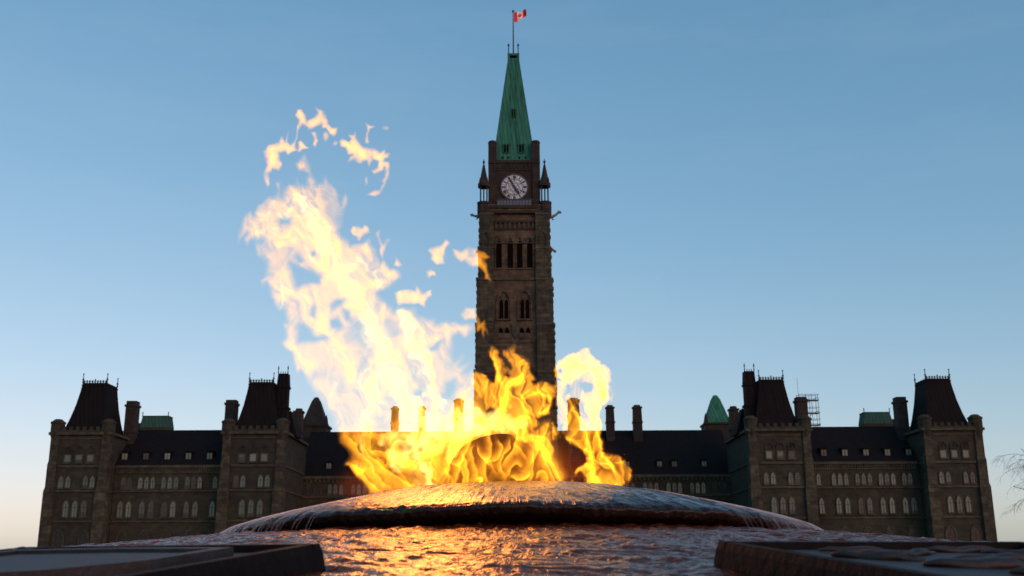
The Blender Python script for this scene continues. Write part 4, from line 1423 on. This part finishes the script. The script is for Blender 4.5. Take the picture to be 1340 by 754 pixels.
sheet('plume', fire, plume_fun(21, 0.58, -0.03, 0.60), (300, 635, 195, 648), 1.5, 3.10, 0.10, 31, 'fire', FIRE_K, 0.02)
sheet('plume', fire, plume_fun(51, 0.36, -0.06, 0.55), (300, 635, 195, 648), 1.5, 3.22, 0.08, 33, 'fire', FIRE_K, -0.02)

# white-hot streaks running up through the plume
CORE = [([(640, 560), (590, 560), (545, 545), (520, 500), (497, 450), (482, 412), (470, 392)], 13, 9, 2.2), ([(482, 412), (462, 385), (445, 358), (432, 330), (418, 305), (408, 280), (396, 262), (388, 256)], 11, 6, 1.6),
        ([(560, 490), (548, 465), (538, 435), (528, 412)], 10, 8, 2.2), ([(500, 535), (490, 505), (505, 470), (500, 440)], 9, 5, 1.2), ([(455, 372), (458, 350), (449, 332)], 8, 4, 1.0),
        ([(480, 590), (476, 560), (480, 525), (474, 495), (480, 470)], 8, 4, 1.0), ([(424, 320), (419, 295), (412, 270)], 8, 4, 1.0), ([(400, 400), (398, 388), (385, 380), (371, 372)], 4, 2.5, 0.9),
        ([(370, 400), (372, 385), (366, 370)], 5, 3, 0.8), ([(495, 358), (492, 372), (486, 382)], 5, 3, 0.9), ([(545, 610), (552, 585), (560, 560), (556, 540)], 10, 8, 2.0),
        ([(335, 308), (348, 305), (362, 303)], 6, 5, 0.5), ([(343, 285), (352, 272), (356, 262)], 5, 3, 0.5), ([(364, 283), (374, 280), (382, 268), (385, 258)], 5, 4, 0.6), ([(408, 318), (404, 335), (412, 350), (418, 358)], 5, 2, 0.7),
        ([(458, 350), (468, 340), (480, 352)], 6, 4, 0.7), ([(520, 520), (535, 525), (560, 515), (585, 530)], 9, 6, 1.0), ([(560, 640), (557, 627), (556, 615), (561, 612)], 11, 7, 2.6), ([(430, 520), (437, 505), (440, 488)], 7, 5, .4)]
def core_fun(X, Y):
    n = [Perlin(300 + i) for i in range(4)]
    Xw, Yw = warp(n[0], n[1], X, Y, 9, 26)
    B = 0
    for pts, r0, r1, b in CORE:
        B = B + 0.75 * b * (0.62 * stroke(Xw, Yw, pts, r0 * 0.85, r1 * 0.85, 1.2) + 0.25 * stroke(Xw, Yw, pts, r0 * 1.7, r1 * 1.7, 1.2))
    a, c = flow(Xw, Yw, 25)
    B = B * np.clip(0.75 + 1.1 * fbm(n[2], a / 11, c / 34, 3), 0.03, 2)
    return B
sheet('core', fire, core_fun, (300, 660, 235, 648), 1.5, 3.12, 0.06, 41, 'firecore', FIRE_K * 1.25)

# bright bed behind the burner dome
def bed_fun(X, Y):
    n = [Perlin(400 + i) for i in range(5)]
    Xw, Yw = warp(n[0], n[1], X, Y, 9, 30)
    B = 1.6 * stroke(Xw, Yw, [(520, 600), (560, 580), (600, 555), (640, 552), (685, 556)], 22, 18, 1.0) + 1.2 * stroke(Xw, Yw, [(590, 600), (600, 580), (615, 560)], 16, 12) + 0.9 * stroke(Xw, Yw, [(500, 575), (540, 570), (580, 565)], 16, 16) + 1.3 * stroke(Xw, Yw, [(600, 552), (620, 538), (632, 545)], 10, 6)
    a, c = flow(Xw, Yw, -35)
    B = B * np.clip(0.6 + 0.8 * ridge(n[2], a / 13, c / 34, 2, 1.6) + 0.6 * fbm(n[3], X / 16, Y / 16, 2), 0.05, 2)
    return B
sheet('core', fire, bed_fun, (480, 715, 520, 640), 1.25, 3.26, 0.03, 43, 'firecore', FIRE_K * 1.25)

# roots of the plume: tongues fanning out from the burner on the left
ROOT = [([(552, 641), (522, 628), (500, 612), (483, 592), (474, 572)], 5, 3, 1.0), ([(500, 644), (482, 630), (470, 616), (461, 606)], 5, 3, 1.1), ([(520, 643), (497, 626), (482, 604), (464, 582), (450, 566)], 5, 4, 1.0), ([(556, 611), (525, 598), (503, 592), (482, 584)], 4, 2.5, 0.9),
        ([(562, 628), (542, 612), (527, 598), (512, 572)], 5, 3, 0.9), ([(535, 641), (528, 620), (512, 605)], 4, 3, 0.7), ([(575, 640), (566, 618), (572, 590), (585, 570)], 5, 3, 0.9), ([(472, 622), (468, 616), (476, 620)], 6, 4, 1.2), ([(498, 600), (500, 607), (506, 602), (503, 597)], 3, 3, 0.7),
        ([(487, 562), (486, 578), (498, 598)], 4, 3, 0.7), ([(545, 600), (560, 592), (570, 580)], 7, 5, 1.4), ([(480, 643), (472, 634), (455, 640)], 4, 2, .5)]
def root_fun(X, Y):
    n = [Perlin(500 + i) for i in range(4)]
    Xw, Yw = warp(n[0], n[1], X, Y, 5, 24)
    B = 0
    for pts, r0, r1, b in ROOT:
        sd_ = 1 if (int(pts[0][0] * 5 + pts[-1][1] * 3) % 2) else -1
        B = B + 1.0 * b * curl(Xw, Yw, pts, r0, r1, sd_, 3.2) + 0.18 * b * stroke(Xw, Yw, pts, r0 * 3.2, r1 * 3.2, 1)
    d = sdf_poly(Xw, Yw, PLUME)
    return 1.25 * np.maximum(B, 0) ** 1.35 * np.clip((d + 1.5) / 4.0, 0, 1)
sheet('tongue', fire, root_fun, (435, 600, 550, 648), 1.1, 2.84, 0.05, 47, 'fire', FIRE_K)

# middle tongues against the tower
MID = [(638, 460), (643, 454), (647, 452), (652, 459), (654, 468), (661, 477), (666, 484), (668, 480), (660, 466), (656, 459), (657, 456), (662, 458), (668, 454), (672, 448), (676, 455), (674, 462), (684, 469), (693, 473), (696, 484), (702, 497), (695, 498), (699, 501), (716, 499), (727, 505), (729, 520), (722, 527), (720, 542), (710, 546), (702, 548), (707, 557), (700, 562),
       (714, 555), (725, 551), (729, 560), (734, 572), (722, 580), (720, 600), (600, 600), (570, 560), (596, 520), (612, 508), (619, 487), (628, 489), (634, 491), (640, 495), (645, 500), (648, 488), (645, 473)]
MIDHOLE = [(664, 488), (667, 490), (666, 493), (663, 492)], [(716, 560), (724, 556), (722, 562), (716, 565)], [(632, 540), (642, 534), (650, 542), (640, 546)]
MIDS = [([(650, 560), (662, 525), (668, 505), (680, 492), (688, 478)], 8, 4, 1.1), ([(668, 502), (682, 493), (676, 505)], 7, 6, 1.6), ([(660, 505), (652, 485), (643, 462)], 6, 4, .7), ([(690, 520), (703, 517), (718, 521), (718, 535), (706, 541), (711, 530)], 5, 3.5, 1.0), ([(700, 562), (690, 540), (686, 520), (694, 510)], 4, 3, .8),
        ([(683, 572), (686, 555), (681, 545), (676, 556)], 3, 3, 1.6), ([(640, 540), (650, 525), (640, 510)], 5, 3, .5), ([(625, 520), (632, 505), (626, 494)], 6, 4, .5), ([(705, 512), (716, 507), (724, 512)], 6, 4, .4), ([(712, 568), (722, 560), (727, 567)], 4, 3, .8), ([(690, 480), (682, 470), (672, 462)], 5, 3, .5)]
def mid_fun(X, Y):
    n = [Perlin(600 + i) for i in range(6)]
    Xw, Yw = warp(n[0], n[1], X, Y, 2.2, 13)
    d = sdf_poly(Xw, Yw, MID)
    for h in MIDHOLE:
        d = np.minimum(d, -sdf_poly(Xw, Yw, h))
    E = np.clip(d / 4.0, 0, 1) ** 0.6
    Xv, Yv = warp(n[2], n[3], X, Y, 14, 40)
    a, b = flow(Xv, Yv, 8)
    r1 = ridge(n[4], a / 17, b / 46, 2.6, 2.2)
    r2 = ridge(n[5], a / 9 + 5, b / 26, 3, 1.8)
    B = E * (0.26 + 0.22 * np.clip(fbm(n[3], a / 30, b / 50, 2), -1, 1) + 0.85 * fold(n[4], a / 40, b / 100, 2.3) + 0.40 * fold(n[5], a / 24 + 5, b / 60, 2.0))
    Xs, Ys = warp(n[2], n[3], X, Y, 3, 24)
    for pts, r0, r1_, w in MIDS:
        B = B + 0.45 * w * stroke(Xs, Ys, pts, r0, r1_, 0.9) + 0.8 * w * curl(Xs, Ys, pts, r0 * 0.8, r1_ * 0.8, 1 if (int(pts[0][0] * 5 + pts[-1][1]) % 2) else -1, 3.0) * np.clip(d / 3.0, 0, 1)
    fade = np.clip((606 - Y) / 36.0, 0, 1)
    return 1.3 * np.maximum(B, 0) ** 1.4 * fade
sheet('tongue', fire, mid_fun, (560, 745, 440, 612), 1.15, 3.16, 0.05, 53, 'fire', FIRE_K)

# right lobe
LOBE = [(726, 483), (730, 473), (745, 462), (752, 463), (759, 460), (763, 455), (766, 454), (772, 455), (771, 462), (782, 471), (795, 480), (799, 488), (801, 496), (798, 501), (804, 515), (801, 525), (797, 524), (793, 531), (787, 533), (785, 545), (790, 556), (787, 566), (789, 580), (791, 588), (788, 590), (793, 594), (804, 594), (811, 597), (819, 604), (826, 613), (828, 625), (823, 631), (815, 637), (810, 640), (768, 640), (746, 634),
        (748, 628), (753, 623), (751, 619), (755, 613), (768, 604), (763, 592), (750, 583), (739, 576), (735, 566), (736, 556), (731, 557), (729, 540), (728, 520), (726, 500), (733, 497), (725, 494), (724, 490)]
LOBEH = [[(739, 506), (743, 500), (747, 505), (745, 515), (740, 517)], [(729, 485), (733, 482), (736, 487), (730, 489)], [(758, 504), (766, 499), (776, 503), (774, 513), (764, 514)], [(750, 624), (760, 618), (766, 626), (764, 634), (752, 633)]]
LOBES = [([(775, 637), (776, 615), (772, 590), (768, 570), (760, 548), (752, 535)], 5, 4, 1.0), ([(764, 600), (772, 612), (780, 625), (781, 637)], 6, 5, 1.0), ([(752, 619), (759, 611), (768, 607)], 4, 3, .9), ([(810, 637), (803, 615), (792, 600), (786, 588), (783, 570)], 4, 3, .9), ([(822, 628), (826, 616), (818, 606), (804, 604)], 3, 2, .8),
         ([(768, 600), (782, 606), (797, 612), (808, 622), (812, 634)], 3, 2.5, .8), ([(790, 590), (781, 560), (786, 535), (792, 515), (788, 495), (775, 480)], 7, 6, .8), ([(735, 478), (742, 478), (754, 478), (768, 482)], 8, 7, .9), ([(788, 522), (790, 510), (784, 500)], 8, 5, 1.1), ([(738, 573), (752, 580), (767, 590), (776, 600)], 4, 3, .8),
         ([(742, 560), (746, 545), (752, 532)], 4, 3, .5), ([(770, 560), (775, 543), (774, 525)], 5, 4, .7), ([(779, 636), (783, 628), (778, 622)], 8, 5, 1.5), ([(805, 637), (806, 636)], 4, 4, 1.6), ([(729, 515), (737, 530), (745, 540)], 3, 2, .3), ([(733, 522), (738, 505), (748, 495)], 3, 2, .4)]
def lobe_fun(X, Y):
    n = [Perlin(700 + i) for i in range(6)]
    Xw, Yw = warp(n[0], n[1], X, Y, 2.2, 12)
    d = sdf_poly(Xw, Yw, LOBE)
    for h in LOBEH:
        d = np.minimum(d, -sdf_poly(Xw, Yw, h) + 1)
    E = np.clip(d / 4.0, 0, 1) ** 0.6
    Xv, Yv = warp(n[2], n[3], X, Y, 12, 38)
    a, b = flow(Xv, Yv, 12)
    r1 = ridge(n[4], a / 16, b / 50, 2.6, 2.2)
    r2 = ridge(n[5], a / 8 + 5, b / 24, 3, 1.8)
    top = np.clip((505 - Y) / 25.0, 0, 1) * 0.5
    B = E * (0.18 + top + 0.22 * np.clip(fbm(n[3], a / 26, b / 50, 2), -1, 1) + 0.75 * fold(n[4], a / 38, b / 100, 2.3) + 0.35 * fold(n[5], a / 22 + 5, b / 56, 2.0))
    Xs, Ys = warp(n[2], n[3], X, Y, 3, 24)
    for pts, r0, r1_, w in LOBES:
        B = B + (0.45 * w * stroke(Xs, Ys, pts, r0, r1_, 0.8) + 0.8 * w * curl(Xs, Ys, pts, r0 * 0.8, r1_ * 0.8, 1 if (int(pts[0][0] * 5 + pts[-1][1]) % 2) else -1, 3.0)) * np.clip(0.2 + d / 4.0, 0, 1)
    return 1.3 * np.maximum(B, 0) ** 1.4
sheet('tongue', fire, lobe_fun, (715, 838, 445, 644), 1.1, 2.96, 0.05, 59, 'fire', FIRE_K, -0.03)

# smooth tongues licking in front of the burner dome
FRONT = [([(604, 640), (606, 622), (601, 609), (587, 605)], 4, 3, .8), ([(612, 634), (613, 620), (609, 606), (602, 590)], 3.5, 2.5, .9), ([(622, 634), (625, 618), (620, 604), (616, 590), (621, 580)], 5, 4, .8), ([(643, 610), (634, 601), (628, 590), (625, 580)], 3, 2.2, 1.0),
         ([(640, 606), (651, 598), (657, 586), (651, 574)], 4, 3, 1.0), ([(664, 626), (656, 612), (658, 598), (666, 588), (667, 574)], 4, 2.5, .9), ([(664, 626), (669, 613), (677, 609), (683, 612)], 3, 3, .9), ([(668, 625), (678, 628), (690, 622), (693, 614)], 5, 4, 1.3), ([(733, 636), (724, 617), (714, 600), (703, 580)], 5, 4, .9),
         ([(716, 636), (712, 620), (704, 618), (702, 626)], 4, 5, .9), ([(694, 630), (698, 610), (697, 586)], 4, 3, .8), ([(629, 636), (630, 626), (624, 625)], 6, 5, 1.6), ([(641, 638), (648, 630), (657, 632)], 4, 3, 1.1), ([(590, 640), (592, 628), (585, 620), (582, 610)], 4, 3, .6), ([(598, 640), (596, 628), (600, 618)], 3, 2, .6),
         ([(693, 580), (683, 578), (668, 570)], 5, 4, .6), ([(722, 604), (721, 585), (712, 574), (690, 568)], 8, 7, .9), ([(726, 612), (716, 590), (700, 574)], 6, 5, .7), ([(735, 636), (728, 618), (722, 600)], 5, 5, .7), ([(690, 600), (683, 590), (674, 582)], 4, 3, .6), ([(606, 612), (616, 600), (612, 590)], 5, 4, .3), ([(578, 640), (580, 625), (590, 612)], 5, 4, .5), ([(650, 620), (645, 608), (640, 600)], 3, 2, .5)]
FRONT += [([(598, 628), (604, 602), (617, 574), (622, 552)], 6, 4, 1.0), ([(655, 612), (672, 588), (676, 566), (668, 548)], 6, 4, 1.0), ([(690, 612), (706, 586), (712, 566), (720, 552)], 6, 4, .9), ([(640, 636), (634, 615), (642, 592), (640, 562), (646, 550)], 6, 3, .9), ([(584, 634), (588, 610), (598, 590), (600, 570)], 5, 4, .9), ([(728, 634), (716, 610), (716, 588)], 5, 4, .8)]
FRONTB = [(576, 641), (584, 612), (596, 600), (604, 588), (615, 580), (640, 574), (662, 574), (672, 568), (700, 566), (716, 572), (721, 580), (717, 592), (721, 606), (733, 622), (739, 639)]
def front_fun(X, Y):
    n = [Perlin(800 + i) for i in range(6)]
    Xs, Ys = warp(n[0], n[1], X, Y, 3.0, 22)
    B = 0
    for pts, r0, r1, w in FRONT:
        sd_ = 1 if (int(pts[0][0] * 7 + pts[-1][1] * 3) % 2) else -1
        B = B + 1.02 * w * curl(Xs, Ys, pts, r0, r1, sd_, 2.1) + 0.09 * w * stroke(Xs, Ys, pts, r0 * 3.6, r1 * 3.8, 1)
    d = sdf_poly(Xs, Ys, FRONTB)
    E = np.clip(d / 6.0, 0, 1)
    Xv, Yv = warp(n[2], n[3], X, Y, 9, 26)
    a, b = flow(Xv, Yv, 10)
    B = B + E * (0.015 + 0.17 * fold(n[4], a / 34, b / 85, 2.2, 0.25) + 0.09 * np.clip(fbm(n[5], a / 18, b / 30, 2), 0, 1))
    return 1.5 * np.maximum(B, 0) ** 1.45
sheet('tongue', fire, front_fun, (560, 750, 535, 645), 1.0, 2.76, 0.02, 61, 'fire', FIRE_K)

# faint red sheets added to imitate the fire's glow round the roots
def glow_fun(X, Y):
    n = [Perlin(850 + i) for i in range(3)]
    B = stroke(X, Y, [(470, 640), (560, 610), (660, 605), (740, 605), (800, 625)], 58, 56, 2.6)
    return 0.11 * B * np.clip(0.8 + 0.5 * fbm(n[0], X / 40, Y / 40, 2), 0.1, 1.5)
def glow_front(X, Y):  # added red glow laid in front of the burner dome
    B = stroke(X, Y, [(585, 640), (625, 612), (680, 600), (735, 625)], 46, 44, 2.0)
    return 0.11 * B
sheet('glow_sheet', fire, glow_front, (520, 800, 540, 648), 3, 2.70, 0.01, 68, 'fireglow', 2.0)
sheet('glow_sheet', fire, glow_fun, (410, 870, 545, 648), 3, 2.95, 0.03, 67, 'fireglow', 2.0)

# torn-off wisps
def wisp(poly, base=0.75, w=2.0, s=10, seed=0, edge=5.0, Y0=3.1):
    P = np.array(poly, float)
    bx = (P[:, 0].min() - 6, P[:, 0].max() + 6, P[:, 1].min() - 6, P[:, 1].max() + 6)
    n = [Perlin(900 + seed * 7 + i) for i in range(4)]
    def f(X, Y):
        Xw, Yw = warp(n[0], n[1], X, Y, w, s)
        d = sdf_poly(Xw, Yw, poly)
        E = np.clip((d + 0.4) / edge, 0, 1) ** 0.85
        return E * base * np.clip(1.05 + 0.75 * fbm(n[2], X / 16, Y / 20, 3), 0.35, 1.9)
    return sheet('wisp', fire, f, bx, 0.9, Y0, 0.05, 71 + seed, 'fire', FIRE_K)
def blob(x, y, rx, ry):
    return [(x + rx * math.cos(t), y + ry * math.sin(t)) for t in [2 * math.pi * i / 12 for i in range(12)]]
WISPS = [
 ([(345, 197), (352, 191), (364, 186), (369, 178), (372, 185), (378, 172), (376, 186), (380, 189), (386, 184), (388, 176), (389, 165), (391, 160), (391, 166), (389, 178), (387, 193), (389, 197), (378, 202), (373, 198), (366, 200), (366, 211), (369, 216), (365, 224), (357, 221), (353, 229), (352, 241), (349, 245), (346, 234), (345, 224), (349, 216), (347, 205)], .95, 5),
 ([(390, 186), (394, 184), (404, 194), (396, 196), (389, 199), (391, 192)], .75, 3),
 ([(387, 151), (389, 143), (395, 143), (400, 154), (402, 158), (411, 154), (414, 149), (413, 140), (422, 145), (427, 152), (430, 162), (434, 166), (442, 167), (442, 175), (437, 180), (431, 176), (427, 168), (422, 168), (420, 163), (410, 169), (403, 170), (402, 167), (396, 163), (392, 168), (390, 172), (388, 164), (391, 158)], .9, 5),
 ([(408, 174), (414, 173), (416, 184), (413, 192), (410, 190), (411, 182)], .75, 3), (blob(426, 179, 4, 6), .75, 4), (blob(439, 187, 3, 3), .6, 3),
 ([(444, 185), (448, 182), (458, 186), (460, 181), (456, 177), (464, 176), (465, 172), (466, 180), (472, 188), (477, 193), (489, 194), (497, 198), (503, 195), (504, 200), (510, 201), (508, 206), (504, 207), (503, 211), (510, 213), (508, 233), (504, 244), (498, 253), (491, 257), (481, 255), (487, 250), (496, 248), (502, 240), (499, 236), (503, 231), (504, 219), (502, 224), (495, 226), (490, 228), (486, 224), (494, 219), (495, 211), (488, 210), (483, 219), (480, 211), (472, 214), (465, 210), (454, 212), (460, 203), (454, 202), (452, 194), (446, 192)], .95, 5),
 ([(479, 160), (484, 164), (491, 166), (484, 169), (482, 178), (483, 188), (478, 188), (477, 184), (481, 172), (480, 166)], .55, 3), (blob(505, 168, 4.5, 2.3), .35, 3), (blob(479, 237, 2.6, 6), .4, 4),
 ([(459, 303), (462, 296), (469, 296), (472, 299), (477, 295), (482, 297), (485, 304), (480, 307), (474, 311), (469, 316), (467, 311), (461, 308)], .75, 4),
 ([(492, 305), (497, 300), (497, 312), (502, 320), (506, 312), (511, 312), (508, 320), (503, 328), (501, 340), (497, 332), (497, 322)], .5, 4), ([(518, 336), (527, 346), (522, 350), (515, 347)], .5, 4),
 ([(516, 383), (529, 378), (542, 381), (545, 375), (556, 383), (564, 379), (564, 387), (557, 394), (555, 402), (547, 397), (534, 399), (521, 400), (517, 392)], .95, 5),
 ([(560, 327), (570, 323), (577, 320), (583, 313), (589, 319), (583, 325), (582, 336), (582, 346), (572, 347), (564, 341), (564, 333)], .85, 5),
 ([(592, 326), (604, 328), (613, 323), (624, 326), (636, 331), (641, 337), (635, 340), (639, 354), (642, 367), (634, 365), (635, 358), (629, 351), (623, 349), (618, 350), (608, 341), (602, 343), (597, 338)], .75, 5),
 ([(557, 355), (562, 352), (568, 355), (571, 361), (565, 361), (561, 365), (558, 361)], .7, 4),
 ([(602, 411), (608, 403), (621, 403), (625, 412), (629, 423), (633, 418), (640, 439), (636, 433), (633, 443), (630, 432), (624, 435), (622, 418), (608, 419)], .62, 4)]
for i, (poly, b, e) in enumerate(WISPS):
    wisp(poly, b * 1.2, 1.3, 13, i, e * 1.15, 3.05 + 0.04 * (i % 4))

# the light the fire throws on the stone and water
fl_d = bpy.data.lights.new('fire_light', 'POINT')
fl_d.energy = 27.0 / EXPO
fl_d.color = (1.0, 0.27, 0.035)
fl_d.shadow_soft_size = 0.16
fl_o = bpy.data.objects.new('fire_light', fl_d)
fl_o.location = (-0.26, -0.10, 0.38)
col.objects.link(fl_o)
fl_o.parent = fire
